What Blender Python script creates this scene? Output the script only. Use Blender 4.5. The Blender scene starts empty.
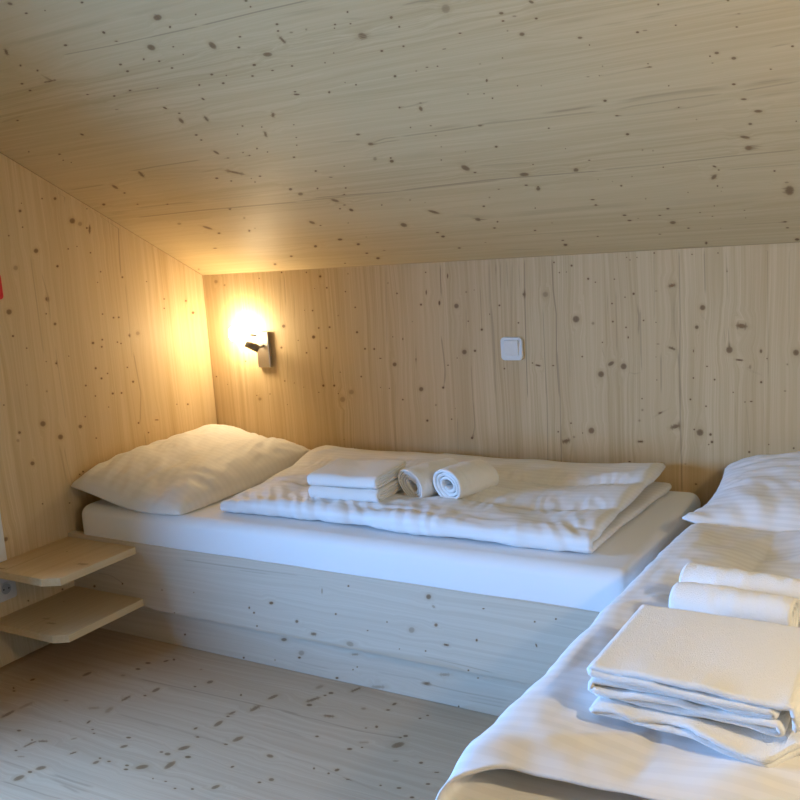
# whitewashed spruce attic bedroom: two beds, wall lamp, corner shelves
LAMP_COL = (1.0, .79, .49); LAMP_E = 138.
DAY_COL = (.23, .48, 1.0); DAY_E = 190.; DAY_SPREAD = 2.1; DAY_DIR = (1, .35, -.24)
LAMP2_Y, LAMP2_Z, LAMP2_E = -1.95, 1.18, 470.
EXPO = 0.
KSC = .66
DSIGN, DSIGN2 = 1., 1.
TW = (1.100, -.680, .08, .533)       # stacked towels: front centre x, y, rotation, z
ROLL_A = ((1.272, -.555, .566), (1.337, -.365, .566)); ROLL_B = ((1.40, -.555, .574), (1.45, -.385, .572))
BT = (2.206, -1.628, .580, -.035)
RB1 = ((2.251, -1.262, .606), (2.461, -1.280, .606)); RB2 = ((2.248, -1.165, .604), (2.48, -1.195, .604))
KNOTS = {
'L': '''-0.8484 1.4934 0.0086 -0 -0.0011 -0.0072 0.8
-0.6997 1.5355 0.0093 0.0001 -0.0012 -0.0075 0.8
-0.8471 1.4399 0.0043 -0.0001 -0.0006 -0.0036 0.95
-0.6369 1.4586 0.0146 -0.0002 -0.0018 -0.0115 0.8
-0.6044 1.4476 0.0111 -0.0001 -0.0014 -0.0087 0.4
-0.5639 1.4274 0.005 -0.0001 -0.003 -0.0196 0.8
-0.5757 1.4325 0.0063 -0.0001 -0.0008 -0.0049 0.95
-0.8058 1.3597 0.0111 -0.0004 -0.0015 -0.0092 0.8
-0.7254 1.3034 0.0082 -0.0004 -0.001 -0.0066 0.95
-0.895 1.3068 0.0106 -0.0006 -0.0014 -0.009 0.4
-0.7854 1.1941 0.0102 -0.0008 -0.0013 -0.0084 0.8
-0.7669 1.1053 0.0092 -0.001 -0.0012 -0.0076 0.8
-0.9431 1.1643 0.0125 -0.0012 -0.0017 -0.0108 0.8
-0.941 1.0834 0.0063 -0.0007 -0.0009 -0.0054 0.95
-0.8943 1.0367 0.0043 -0.0006 -0.0006 -0.0037 0.95
-0.4356 1.2471 0.0068 -0.0004 -0.0008 -0.0051 0.95
-0.5366 1.2735 0.0051 -0.0003 -0.0006 -0.004 0.95
-0.5567 1.2356 0.0038 -0.0003 -0.0005 -0.003 0.95
-0.6701 1.3613 0.0048 -0.0002 -0.0006 -0.0038 0.95
-0.6302 1.3686 0.0037 -0.0001 -0.0005 -0.0029 0.95
-0.5731 1.344 0.005 -0.0002 -0.0006 -0.0039 0.95
-0.5513 1.1191 0.0051 -0.0005 -0.0006 -0.004 0.95
-0.5013 1.1008 0.0066 -0.0007 -0.0008 -0.0051 0.95
-0.4759 1.0993 0.0067 -0.0007 -0.0008 -0.0051 0.95
-0.6119 1.0193 0.0088 -0.0011 -0.0011 -0.0069 0.95
-0.5735 1.0003 0.0064 -0.0008 -0.0008 -0.005 0.95
-0.4801 1.0009 0.0054 -0.0007 -0.0006 -0.0041 0.95
-0.4967 1.0081 0.0053 -0.0007 -0.0006 -0.0041 0.95
-0.4336 1.0257 0.0082 -0.001 -0.0009 -0.0062 0.95
-0.3908 1.0292 0.0112 -0.0013 -0.0013 -0.0084 0.4
-0.2318 1.1483 0.006 -0.0005 -0.0007 -0.0043 0.95
-0.2373 1.1116 0.006 -0.0005 -0.0007 -0.0043 0.95
-0.1111 1.1305 0.0079 -0.0007 -0.0008 -0.0056 0.95
-0.0766 1.0787 0.0097 -0.0009 -0.001 -0.0067 0.95
-0.3155 1.2226 0.0043 -0.0003 -0.0005 -0.0032 0.95
-0.7979 1.1439 0.0045 -0.0004 -0.0006 -0.0038 0.95
-0.9047 1.413 0.0042 -0.0001 -0.0006 -0.0036 0.95
-0.7536 1.535 0.0045 0 -0.0006 -0.0037 0.95
-0.839 1.5187 0.0032 0 -0.0004 -0.0027 0.95
-0.5651 1.5008 0.0038 0 -0.0005 -0.0029 0.95
-0.567 1.026 0.0064 -0.0008 -0.0008 -0.005 0.95
-0.7824 0.9689 0.0069 -0.001 -0.0009 -0.0057 0.95
-0.8235 0.9806 0.0034 -0.0005 -0.0004 -0.0028 0.95
-0.6134 0.9262 0.0076 -0.0011 -0.0009 -0.006 0.95
-0.5926 0.8851 0.0077 -0.0012 -0.0009 -0.006 0.95
-0.6678 0.8708 0.0061 -0.001 -0.0008 -0.0049 0.95
-0.6303 0.8257 0.005 -0.0009 -0.0006 -0.004 0.95
-0.5483 0.8207 0.0078 -0.0014 -0.0009 -0.0061 0.95
-0.5058 0.8155 0.0067 -0.0012 -0.0008 -0.0052 0.95
-0.4424 0.8485 0.0083 -0.0013 -0.001 -0.0063 0.95
-0.4628 0.907 0.0054 -0.0008 -0.0006 -0.0041 0.95
-0.4388 0.686 0.0069 -0.0014 -0.0008 -0.0053 0.95
-0.1628 0.709 0.0079 -0.0015 -0.0008 -0.0056 0.95
-0.225 0.7204 0.0046 -0.0008 -0.0005 -0.0033 0.95
-0.5616 0.8989 0.0052 -0.0008 -0.0006 -0.004 0.95
-0.5755 0.7743 0.0039 -0.0007 -0.0005 -0.003 0.95
-0.8702 0.7702 0.0133 -0.0027 -0.0018 -0.0113 0.8
-0.9665 0.7594 0.0084 -0.0018 -0.0012 -0.0073 0.8
-0.9769 0.7341 0.0084 -0.0018 -0.0012 -0.0073 0.4
-0.8053 0.7094 0.0127 -0.0027 -0.0017 -0.0106 0.8
-0.7148 0.7285 0.0097 -0.002 -0.0012 -0.0079 0.8
-0.9329 0.6444 0.0097 -0.0023 -0.0013 -0.0084 0.8
-0.9145 0.4957 0.0044 -0.0012 -0.0006 -0.0038 0.95
-0.7279 0.564 0.006 -0.0015 -0.0008 -0.0049 0.95
-0.7438 0.5577 0.0048 -0.0012 -0.0006 -0.0039 0.95
-0.8034 0.4674 0.0047 -0.0013 -0.0006 -0.0039 0.95
-1.0109 0.862 0.0041 -0.0008 -0.0006 -0.0036 0.95
-0.8372 0.8785 0.0056 -0.001 -0.0007 -0.0047 0.47
-0.6875 0.7596 0.0049 -0.001 -0.0006 -0.004 0.95
-0.6502 0.6718 0.005 -0.0011 -0.0006 -0.004 0.95
-0.3939 0.6384 0.0057 -0.0012 -0.0006 -0.0043 0.95
-0.3433 0.679 0.0117 -0.0023 -0.0004 -0.0024 0.95
-0.7261 0.9865 0.0035 -0.0005 -0.0005 -0.0029 0.95
-0.9127 0.9132 0.0043 -0.0007 -0.0006 -0.0037 0.47
-0.8806 0.1709 0.0062 -0.0023 -0.0008 -0.0053 0.95
-1.0227 0.1821 0.0048 -0.0018 -0.0007 -0.0043 0.95''',
'B': '''0.0729 1.1989 0.0109 -0.0004 -0.0011 -0.0082 0.47
0.1174 1.1825 0.0075 -0.0003 -0.0007 -0.0057 0.47
0.3021 1.2031 0.0041 -0.0002 -0.0004 -0.0032 0.95
0.404 1.0091 0.01 -0.0001 -0.0009 -0.008 0.95
0.3834 0.9229 0.0081 -0 -0.0007 -0.0065 0.95
0.547 0.9646 0.0096 -0.0001 -0.0008 -0.0079 0.95
0.5066 0.902 0.0059 0 -0.0005 -0.0048 0.95
0.5754 0.9997 0.0057 -0.0001 -0.0005 -0.0047 0.95
0.627 1.0022 0.0066 -0.0001 -0.0005 -0.0054 0.95
0.604 0.9211 0.0067 -0 -0.0005 -0.0055 0.95
0.5526 1.0682 0.0057 -0.0001 -0.0005 -0.0047 0.95
0.6017 1.1989 0.0084 -0.0003 -0.0007 -0.0069 0.95
0.6284 1.1543 0.0056 -0.0002 -0.0004 -0.0046 0.95
0.7129 1.137 0.0046 -0.0001 -0.0003 -0.0038 0.95
0.7521 1.076 0.0054 -0.0001 -0.0004 -0.0045 0.95
0.5706 1.1532 0.0028 -0.0001 -0.0002 -0.0023 0.95
0.6714 1.0464 0.0046 -0.0001 -0.0004 -0.0038 0.47
0.5142 1.0706 0.0029 -0.0001 -0.0002 -0.0024 0.95
0.4705 0.9516 0.0039 -0 -0.0003 -0.0032 0.95
0.6603 0.8262 0.0038 0 -0.0003 -0.0032 0.95
0.5751 0.7717 0.0087 0.0002 -0.0007 -0.0072 0.95
0.6269 0.7727 0.0076 0.0002 -0.0006 -0.0064 0.95
0.6616 0.7187 0.0151 0.0004 -0.0012 -0.0128 0.4
0.7055 0.7491 0.013 0.0003 -0.001 -0.0111 0.4
0.3858 0.7868 0.0051 0.0001 -0.0004 -0.0041 0.95
0.3036 0.7313 0.0042 0.0001 -0.0004 -0.0033 0.95
0.2334 0.7236 0.0043 0.0001 -0.0004 -0.0034 0.95
0.2486 0.7089 0.0095 0.0003 -0.0009 -0.0076 0.47
0.1908 0.8664 0.0053 0 -0.0005 -0.0042 0.95
0.0228 0.7993 0.0056 0.0001 -0.0006 -0.0043 0.95
0.4334 0.7794 0.003 0.0001 -0.0003 -0.0025 0.95
0.5502 0.7438 0.0039 0.0001 -0.0003 -0.0032 0.95
0.6439 0.7413 0.0038 0.0001 -0.0003 -0.0032 0.95
0.2345 1.1053 0.0031 -0.0001 -0.0003 -0.0024 0.47
0.5379 1.217 0.0048 -0.0002 -0.0004 -0.0038 0.95
0.4173 1.2221 0.0059 -0.0003 -0.0005 -0.0047 0.95
0.7308 1.2035 0.0045 -0.0002 -0.0003 -0.0037 0.47
0.3884 0.6896 0.0031 0.0001 -0.0003 -0.0025 0.95
0.0808 0.7669 0.0033 0.0001 -0.0003 -0.0026 0.95
0.4785 0.7633 0.003 0.0001 -0.0003 -0.0024 0.95
0.7519 0.9815 0.0073 -0.0001 -0.0005 -0.0061 0.95
0.7827 0.9178 0.0063 -0 -0.0005 -0.0054 0.95
0.8239 0.917 0.0062 -0 -0.0004 -0.0053 0.95
0.8486 0.8813 0.0071 0 -0.0002 -0.003 0.95
0.9093 0.8589 0.0105 0.0001 -0.0007 -0.0091 0.8
0.9401 1.123 0.0051 -0.0002 -0.0003 -0.0044 0.95
1.0382 1.0794 0.0066 -0.0002 -0.0004 -0.0058 0.95
1.1141 1.0832 0.0049 -0.0001 -0.0007 -0.01 0.95
1.1817 1.0708 0.0111 -0.0003 -0.0006 -0.0099 0.8
1.0653 1.1945 0.0041 -0.0002 -0.0002 -0.0036 0.95
1.0628 1.1228 0.0025 -0.0001 -0.0008 -0.0108 0.95
1.1534 1.178 0.0024 -0.0001 -0.0007 -0.0106 0.95
1.2035 0.9061 0.0111 0 -0.0006 -0.0101 0.8
1.2457 0.9104 0.0071 0 -0.0004 -0.0064 0.95
1.1733 0.8843 0.0032 0 -0.0002 -0.0029 0.95
1.2251 1.016 0.0039 -0.0001 -0.0002 -0.0035 0.95
1.2765 0.9856 0.007 -0.0001 -0.0004 -0.0064 0.95
1.3096 1.0391 0.0031 -0.0001 -0.0002 -0.0028 0.95
1.2234 1.1191 0.0055 -0.0002 -0.0003 -0.0049 0.47
1.255 1.1251 0.0031 -0.0001 -0.0002 -0.0028 0.47
1.0028 0.8791 0.0042 0 -0.0003 -0.0037 0.95
0.9521 0.9543 0.0034 -0 -0.0005 -0.0067 0.95
0.9095 0.9628 0.0035 -0 -0.0002 -0.003 0.95
1.0168 0.7671 0.011 0.0002 -0.0007 -0.0098 0.8
1.1093 0.775 0.0074 0.0002 -0.0004 -0.0067 0.95
1.1344 0.8578 0.0057 0 -0.0002 -0.0029 0.95
0.9348 0.7256 0.0052 0.0001 -0.0003 -0.0046 0.95
0.8792 0.7671 0.0035 0.0001 -0.0002 -0.0031 0.95
0.7561 0.8104 0.0055 0.0001 -0.0004 -0.0047 0.95
0.9045 1.1624 0.0043 -0.0002 -0.0003 -0.0037 0.47
0.9977 1.0181 0.0034 -0.0001 -0.0002 -0.0029 0.47
1.3484 1.0689 0.0053 -0.0001 -0.0003 -0.0048 0.95
1.5536 1.2066 0.0042 -0.0002 -0.0002 -0.0039 0.95
1.6143 1.1932 0.0055 -0.0003 -0.0002 -0.0052 0.95
1.5712 1.1722 0.0035 -0.0001 -0.0001 -0.0033 0.95
1.5956 1.1731 0.0028 -0.0001 -0.0001 -0.0026 0.95
1.6694 1.1479 0.0054 -0.0002 -0.0002 -0.0052 0.95
1.6933 1.1359 0.0034 -0.0001 -0.0001 -0.0032 0.95
1.7567 1.1432 0.0033 -0.0001 -0.0001 -0.0032 0.95
1.818 1.0943 0.0058 -0.0002 -0.0001 -0.0057 0.95
1.7898 1.0843 0.0033 -0.0001 -0.0001 -0.0032 0.95
1.7466 1.0649 0.004 -0.0001 -0.0001 -0.0039 0.95
1.7476 1.0064 0.0046 -0.0001 -0.0001 -0.0046 0.95
1.7906 0.9869 0.0039 -0 -0.0001 -0.0039 0.95
1.797 0.9544 0.0033 -0 -0.0001 -0.0059 0.95
1.7108 0.9384 0.0034 -0 -0.0001 -0.0033 0.95
1.6403 0.8911 0.0042 0 -0.0001 -0.004 0.95
1.6232 1.0163 0.0138 -0.0002 -0.0005 -0.0133 0.8
1.7029 0.8326 0.0122 0.0002 -0.0004 -0.0121 0.8
1.7378 0.8683 0.0118 0.0067 0.0035 -0.0063 0.8
1.7795 0.8594 0.0119 0.0001 -0.0003 -0.0119 0.8
1.4424 1.104 0.0088 -0.0003 -0.0004 -0.0081 0.8
1.5189 1.1016 0.0114 -0.0003 -0.0004 -0.0107 0.4
1.4165 1.0074 0.0044 -0.0001 -0.0002 -0.0041 0.95
1.4819 0.8601 0.0114 -0.0018 -0.0008 -0.0034 0.95
1.4617 0.8683 0.0037 0 -0.0002 -0.0035 0.95
1.5369 0.8599 0.0057 0.0001 -0.0001 -0.0034 0.95
1.356 0.8477 0.0046 0 -0.0002 -0.0042 0.95
1.7982 1.2106 0.0026 -0.0001 -0.0001 -0.0025 0.95
1.8315 1.2089 0.0025 -0.0001 -0.0001 -0.0025 0.95
1.8089 1.2019 0.0026 -0.0001 -0.0001 -0.0025 0.95
1.681 1.0015 0.0068 -0.0001 -0.0002 -0.0066 0.47
1.8861 1.2198 0.0037 -0.0002 -0.0001 -0.0037 0.95
2.0019 1.2094 0.003 -0.0002 -0 -0.003 0.95
2.0789 1.2096 0.0029 -0.0002 -0 -0.003 0.95
2.1047 1.1531 0.0029 -0.0001 -0 -0.003 0.95
1.9396 1.1161 0.0133 0.0024 0.0011 -0.0055 0.8
2.0318 1.0452 0.0096 -0.0002 -0.0001 -0.0099 0.8
2.0137 0.9847 0.0085 -0.0001 -0.0001 -0.0087 0.8
2.1103 0.9139 0.0117 -0 -0.0001 -0.0124 0.8
2.1462 0.9867 0.0195 -0.0024 -0.0009 -0.0085 0.8
1.9364 0.9184 0.0128 -0.0048 -0.0013 -0.0036 0.8
2.0024 0.9102 0.0018 0 -0.0001 -0.0076 0.95
2.0014 0.8246 0.0037 0.0001 -0 -0.0038 0.95
2.0657 0.8206 0.0042 0.0001 -0 -0.0044 0.95
2.2022 0.8149 0.0051 0.0001 -0 -0.0055 0.95
2.2016 0.9097 0.0057 0 -0 -0.0091 0.8
2.1701 0.8612 0.0052 0 -0 -0.0092 0.4
2.1394 0.8825 0.0127 -0.0011 -0.0003 -0.0031 0.95
2.2187 0.8872 0.0028 0 0 -0.003 0.95
2.2994 0.9056 0.0099 0 0.0001 -0.0108 0.8
2.2758 0.87 0.0039 0 0 -0.0042 0.47
2.0432 0.8619 0.0042 0 -0 -0.0031 0.95
1.8482 1.0086 0.0038 -0.0001 -0.0001 -0.0038 0.95
1.8876 1.0016 0.0025 -0 -0 -0.0025 0.95
1.9913 0.7559 0.0043 0.0001 -0.0001 -0.0045 0.95
2.1208 0.7815 0.0029 0.0001 -0 -0.0031 0.95
2.2695 0.7893 0.0045 0.0001 0 -0.0018 0.95
1.8866 0.8163 0.0026 0 -0 -0.0026 0.95
1.8895 1.1009 0.0057 -0.0002 -0 -0.0025 0.47
1.8926 0.9326 0.0063 -0 -0 -0.0026 0.47
1.0345 0.6492 0.0074 0.0003 -0.0005 -0.0067 0.95
1.1366 0.6585 0.0043 0.0002 -0.0002 -0.0039 0.95
1.0747 0.7093 0.0059 0.0002 -0.0004 -0.0053 0.47
1.2157 0.5924 0.0078 0.0004 -0.0004 -0.0072 0.95
0.7018 0.5253 0.0033 0.0002 -0.0003 -0.0028 0.95
0.6536 0.5579 0.0025 0.0001 -0.0002 -0.0021 0.95
0.8403 0.7697 0.0031 0.0001 -0.0002 -0.0027 0.95
1.1542 0.6989 0.0029 0.0001 -0.0002 -0.0026 0.47
1.5929 0.6625 0.0043 0.0002 -0.0002 -0.0042 0.95
1.5458 0.6304 0.0043 0.0002 -0.0002 -0.0042 0.95
1.5727 0.5994 0.0182 0.0056 0.0016 -0.0067 0.8
1.6639 0.64 0.0125 0.0006 -0.0004 -0.0124 0.8
1.8291 0.6107 0.0112 0.0006 -0.0001 -0.004 0.95
1.8948 0.7086 0.0077 0.0003 -0.0001 -0.0053 0.95
1.8273 0.6809 0.0053 0.0002 -0.0001 -0.0053 0.47
1.8375 0.7542 0.0033 0.0001 -0.0001 -0.0033 0.95
1.9431 0.6659 0.0196 0.0063 0.0017 -0.0069 0.8
1.7915 0.5408 0.006 0.0004 -0.0001 -0.0034 0.95
1.6783 0.5239 0.0035 0.0002 -0.0001 -0.0035 0.95
1.6328 0.6303 0.0021 0.0001 -0.0001 -0.0042 0.95
1.6019 0.6149 0.0057 0.0003 -0.0002 -0.0056 0.47
1.9729 0.5445 0.005 0.0003 -0 -0.002 0.47
1.762 0.517 0.0041 0.0003 -0.0001 -0.0041 0.95
1.838 0.7165 0.0052 0.0002 -0.0001 -0.0053 0.47
1.8854 0.8908 0.0019 0 -0 -0.0019 0.95
2.0197 0.6501 0.0123 0.0006 -0.0001 -0.013 0.8
2.0518 0.6452 0.0061 0.0003 -0.0001 -0.0065 0.95
2.0561 0.6212 0.0061 0.0003 -0.0001 -0.0065 0.95
2.0461 0.6126 0.0031 0.0002 -0 -0.0032 0.95
2.002 0.6591 0.0039 0.0002 -0 -0.0041 0.95
2.0389 0.7354 0.0038 0.0001 -0 -0.004 0.95
2.2239 0.6222 0.0029 0.0002 0 -0.0031 0.95
2.2947 0.6144 0.0042 0.0002 0 -0.0046 0.95
2.1673 0.5953 0.0051 0.0003 -0 -0.0056 0.95
2.1553 0.7524 0.0029 0.0001 -0 -0.0031 0.95
2.1735 0.7545 0.0058 0.0002 -0 -0.0031 0.95''',
'C': '''0.7394 1.5367 0.0067 -0.0058 -0.008 -0.0047 0.8
0.7502 1.4981 0.006 -0.0018 -0.0043 -0.0035 0.95
0.9305 1.4844 0.0057 -0.0017 -0.0045 -0.004 0.95
0.8094 1.491 0.0026 -0.0008 -0.0033 -0.0027 0.95
1.0773 1.3868 0.0125 -0.0036 -0.0097 -0.0101 0.8
1.0825 1.3501 0.0044 -0.0013 -0.0049 -0.0052 0.95
0.8937 1.3828 0.0019 -0.0059 -0.0072 -0.0039 0.95
0.7451 1.3732 0.0078 -0.0022 -0.0055 -0.0047 0.95
0.5468 1.3993 0.0078 0.0011 -0.0101 -0.013 0.8
0.5331 1.3434 0.0046 -0.0012 -0.0064 -0.0051 0.95
0.5639 1.3125 0.0046 -0.0012 -0.0064 -0.0052 0.95
0.457 1.2782 0.0072 -0.0019 -0.0058 -0.0046 0.95
0.4516 1.2467 0.0073 -0.0018 -0.0058 -0.0047 0.95
0.8321 1.2678 0.0064 -0.0017 -0.0053 -0.0051 0.95
0.8282 1.2392 0.0065 -0.0017 -0.0054 -0.0053 0.95
0.9733 1.3007 0.0073 -0.009 -0.0126 -0.009 0.8
0.9152 1.2679 0.0041 -0.0011 -0.005 -0.005 0.95
0.9515 1.2497 0.0048 -0.0013 -0.004 -0.0042 0.95
0.9649 1.2172 0.0055 -0.0015 -0.004 -0.0043 0.95
0.7642 1.1674 0.006 -0.0015 -0.0048 -0.0047 0.95
0.6944 1.1585 0.0062 -0.0015 -0.0051 -0.0048 0.95
0.6173 1.1852 0.0063 -0.0016 -0.0032 -0.0029 0.95
0.4124 1.0222 0.0047 -0.0069 -0.0075 -0.005 0.95
0.2216 0.9457 0.0076 -0.0016 -0.0059 -0.005 0.95
0.2002 0.9121 0.0048 -0.001 -0.0045 -0.0039 0.95
0.2177 0.894 0.0029 -0.0006 -0.0045 -0.0039 0.95
0.8042 1.007 -0.0023 -0.0143 -0.01 -0.005 0.8
0.8034 1.0724 0.0041 -0.0084 -0.006 -0.0042 0.95
0.827 1.0402 0.0062 -0.0015 -0.0038 -0.0042 0.95
0.7949 0.9329 0.0072 -0.0016 -0.0051 -0.0057 0.95
0.4178 0.7766 -0.0058 -0.0212 -0.0099 -0.0051 0.8
0.2412 0.7237 0.0017 -0.0154 -0.0111 -0.0071 0.8
0.2424 0.6806 0.0071 -0.0013 -0.0063 -0.0061 0.95
0.258 1.1369 0.0071 -0.0017 -0.0055 -0.0043 0.95
0.5566 1.2644 0.0314 -0.0003 -0.0036 -0.0037 0.8
0.9859 1.1364 0.0042 -0.0011 -0.0049 -0.0056 0.95
1.0341 1.2869 0.004 -0.0011 -0.003 -0.0032 0.95
1.0374 1.2545 0.0027 -0.0007 -0.003 -0.0033 0.95
0.8544 1.1551 0.0029 -0.0007 -0.0036 -0.0038 0.95
0.6461 1.103 0.008 -0.0019 -0.0032 -0.0031 0.47
0.899 1.3466 0.0068 -0.0019 -0.0024 -0.0023 0.95
1.1794 1.368 0.003 -0.0009 -0.0032 -0.0036 0.95
0.1184 0.9835 0.0039 -0.0008 -0.0062 -0.005 0.95
1.3301 1.3714 0.0057 -0.0017 -0.0033 -0.0041 0.95
1.3273 1.3517 0.0029 -0.0009 -0.0028 -0.0035 0.95
1.5355 1.2724 0.0033 -0.001 -0.0027 -0.0043 0.95
1.6216 1.2285 0.0049 -0.0014 -0.0038 -0.0066 0.8
1.6236 1.1959 0.0033 -0.0009 -0.0025 -0.0045 0.95
1.484 1.2439 0.004 -0.0011 -0.0024 -0.0037 0.95
1.4755 1.233 0.0023 -0.0007 -0.002 -0.003 0.95
1.5205 1.2361 0.0034 -0.001 -0.0019 -0.003 0.95
1.3504 1.2833 0.0053 -0.0015 -0.0033 -0.0045 0.95
1.3377 1.2623 0.0042 -0.0012 -0.0028 -0.0038 0.95
1.3279 1.2314 0.0004 -0.0149 -0.005 -0.0026 0.8
1.2317 1.2708 0.0049 -0.0014 -0.0031 -0.0039 0.95
1.2012 1.2377 0.0057 -0.0016 -0.0039 -0.0048 0.95
1.1397 1.2626 0.0011 -0.0143 -0.0113 -0.006 0.8
1.0587 1.1256 0.0062 -0.0016 -0.0046 -0.0055 0.95
1.2559 1.1949 0.0138 -0.0038 -0.0063 -0.0083 0.8
1.1946 1.1687 0.0072 -0.0019 -0.0047 -0.006 0.95
1.0539 1.1655 0.0062 -0.0016 -0.0046 -0.0054 0.95
1.1597 1.1313 0.006 -0.0016 -0.0035 -0.0045 0.95
1.0904 1.1516 0.0027 -0.0007 -0.003 -0.0036 0.95
1.2274 1.1369 0.0052 -0.0014 -0.0026 -0.0035 0.95
1.2892 1.1393 0.0045 -0.0012 -0.0031 -0.0043 0.95
1.3797 1.1282 0.0025 -0.0007 -0.0023 -0.0034 0.95
1.4227 1.1552 0.0024 -0.0007 -0.0022 -0.0033 0.95
1.5242 1.1902 0.0083 -0.0092 -0.0097 -0.0102 0.8
1.5405 1.1306 0.0052 -0.0014 -0.0029 -0.0049 0.95
0.9499 1.0803 0.0022 -0.0071 -0.0056 -0.0038 0.95
0.8893 0.9973 -0.0035 -0.015 -0.0071 -0.0033 0.8
1.1005 0.9659 0.0058 -0.0014 -0.0087 -0.0116 0.8
1.2271 1.032 0.0095 -0.0024 -0.0027 -0.0039 0.95
1.23 1.0437 0.0054 -0.0014 -0.0027 -0.0038 0.95
1.3198 1.0188 0.0046 -0.0012 -0.0044 -0.0067 0.95
1.407 1.0294 0.0032 -0.0008 -0.0029 -0.0047 0.95
1.3843 1.0449 0.0019 -0.0005 -0.0018 -0.0028 0.95
1.1302 0.9101 0.0036 -0.0008 -0.0023 -0.0033 0.95
1.0968 0.8513 0.0038 -0.0008 -0.0025 -0.0035 0.95
1.0725 0.8147 0.0031 -0.0007 -0.0034 -0.0048 0.95
0.9736 0.94 0.0046 -0.0011 -0.0035 -0.0044 0.95
0.9285 0.9067 0.0031 -0.0007 -0.0037 -0.0046 0.95
1.0147 0.8871 0.0061 0.0014 -0.0078 -0.0159 0.8
1.0282 0.9222 0.003 -0.0007 -0.0034 -0.0044 0.95
0.9367 0.8262 0.004 -0.0009 -0.0047 -0.0061 0.95
0.8762 0.8164 0.0033 -0.0007 -0.004 -0.0049 0.95
0.8855 0.797 0.0049 -0.001 -0.004 -0.005 0.95
0.9571 0.802 0.0032 -0.0007 -0.0037 -0.0049 0.95
0.7882 0.8353 0.0031 -0.0124 -0.0066 -0.0049 0.8
0.8043 0.7995 0.0059 -0.0012 -0.0032 -0.0038 0.95
1.0221 0.758 0.0063 -0.0013 -0.0045 -0.0063 0.95
1.2864 0.8243 0.0092 -0.0021 -0.0042 -0.0068 0.8
1.2964 0.7723 0.0101 -0.0022 -0.0049 -0.0083 0.8
1.3089 0.6751 0.0074 -0.0015 -0.005 -0.0089 0.95
1.3152 0.692 0.0044 -0.0009 -0.0036 -0.0062 0.95
1.2663 0.6981 0.006 -0.0013 -0.0059 -0.0101 0.47
1.149 0.6793 0.0039 -0.0008 -0.0025 -0.0039 0.95
1.042 0.6726 0.0057 -0.0011 -0.0045 -0.0067 0.95
1.068 0.6293 0.0089 -0.0017 -0.002 -0.003 0.95
0.8861 0.5875 0.0069 -0.0013 -0.0063 -0.0088 0.95
0.901 0.5531 0.0105 -0.0019 -0.0074 -0.0105 0.8
0.9818 0.5745 0.0042 -0.0008 -0.0049 -0.0072 0.95
1.0783 0.5597 0.0041 -0.0008 -0.0046 -0.0072 0.95
1.0492 0.5227 0.0051 -0.0009 -0.0038 -0.0059 0.95
0.7657 0.7187 0.0297 -0.0216 -0.0063 -0.0065 0.8
0.6751 0.6998 0.0089 -0.0017 -0.0059 -0.007 0.95
0.714 0.6743 0.0053 -0.001 -0.0047 -0.0057 0.95
0.7958 0.6747 0.0026 -0.0005 -0.0033 -0.0042 0.95
0.7935 0.6525 0.0035 -0.0007 -0.0044 -0.0057 0.95
0.8357 0.6812 0.0069 -0.0013 -0.0043 -0.0055 0.95
1.467 0.9132 0.0039 -0.0009 -0.0034 -0.0061 0.95
1.5224 1.0353 0.0055 -0.0014 -0.0036 -0.0063 0.95
1.4076 1.2479 0.0035 -0.001 -0.0032 -0.0046 0.47
1.3658 1.2488 0.0059 -0.0017 -0.0028 -0.0038 0.47
0.7907 0.9061 0.0057 -0.0013 -0.0041 -0.0047 0.95
1.7505 1.22 0.0103 -0.003 -0.0071 -0.0144 0.4
1.8582 1.1737 0.0071 -0.0021 -0.0025 -0.0058 0.8
1.8521 1.1498 0.0046 -0.0013 -0.0016 -0.0037 0.95
1.9224 1.1377 0.0045 -0.0013 -0.0017 -0.0045 0.95
1.9307 1.1882 0.0059 -0.006 -0.0034 -0.0049 0.8
1.8748 1.0982 0.0083 -0.0023 -0.0034 -0.0086 0.8
1.9896 1.0537 0.0071 -0.002 -0.0018 -0.0055 0.8
2.0014 1.0252 0.002 -0.0006 -0.001 -0.0032 0.95
1.8813 1.1571 0.006 -0.0018 -0.0015 -0.0037 0.47
1.7453 1.1384 0.0048 -0.0014 -0.0015 -0.0031 0.95
1.6866 1.0979 0.0068 -0.0001 -0.0007 -0.0018 0.95
1.5993 1.1323 0.004 -0.0011 -0.0022 -0.0041 0.95
1.5191 0.8948 0.0066 0.003 -0.0017 -0.0115 0.8
1.5306 0.9181 0.0051 -0.0012 -0.0016 -0.003 0.95
1.7324 0.9632 0.0035 -0.0009 -0.0036 -0.0082 0.95
1.6422 1.044 0.0029 -0.0008 -0.0018 -0.0035 0.95
1.6159 1.047 0.0047 -0.0012 -0.0014 -0.0026 0.95
1.8018 1.0328 0.0022 -0.0006 -0.0014 -0.0034 0.95
1.743 1.0258 0.0034 -0.0009 -0.0012 -0.0026 0.47
1.6653 0.924 0.003 -0.0008 -0.0013 -0.0029 0.95
1.7041 0.9153 0.003 -0.0007 -0.0013 -0.0029 0.95
1.7168 0.8929 0.003 -0.0007 -0.0021 -0.0049 0.95
1.7952 0.9256 0.0023 -0.0006 -0.0015 -0.0037 0.95
1.6367 0.7886 0.0083 -0.0019 -0.0029 -0.0065 0.8
1.6371 0.6833 0.006 -0.0013 -0.003 -0.0071 0.95
1.4562 0.6514 0.0028 -0.0006 -0.0025 -0.005 0.95
1.5057 0.5966 0.0087 -0.0149 -0.0094 -0.0122 0.8
1.5221 0.5677 0.0064 -0.0013 -0.0024 -0.0053 0.95
1.6565 0.5296 0.0152 -0.003 -0.0047 -0.0119 0.8
1.8051 0.525 0.0079 -0.0016 -0.0038 -0.0116 0.8
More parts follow.
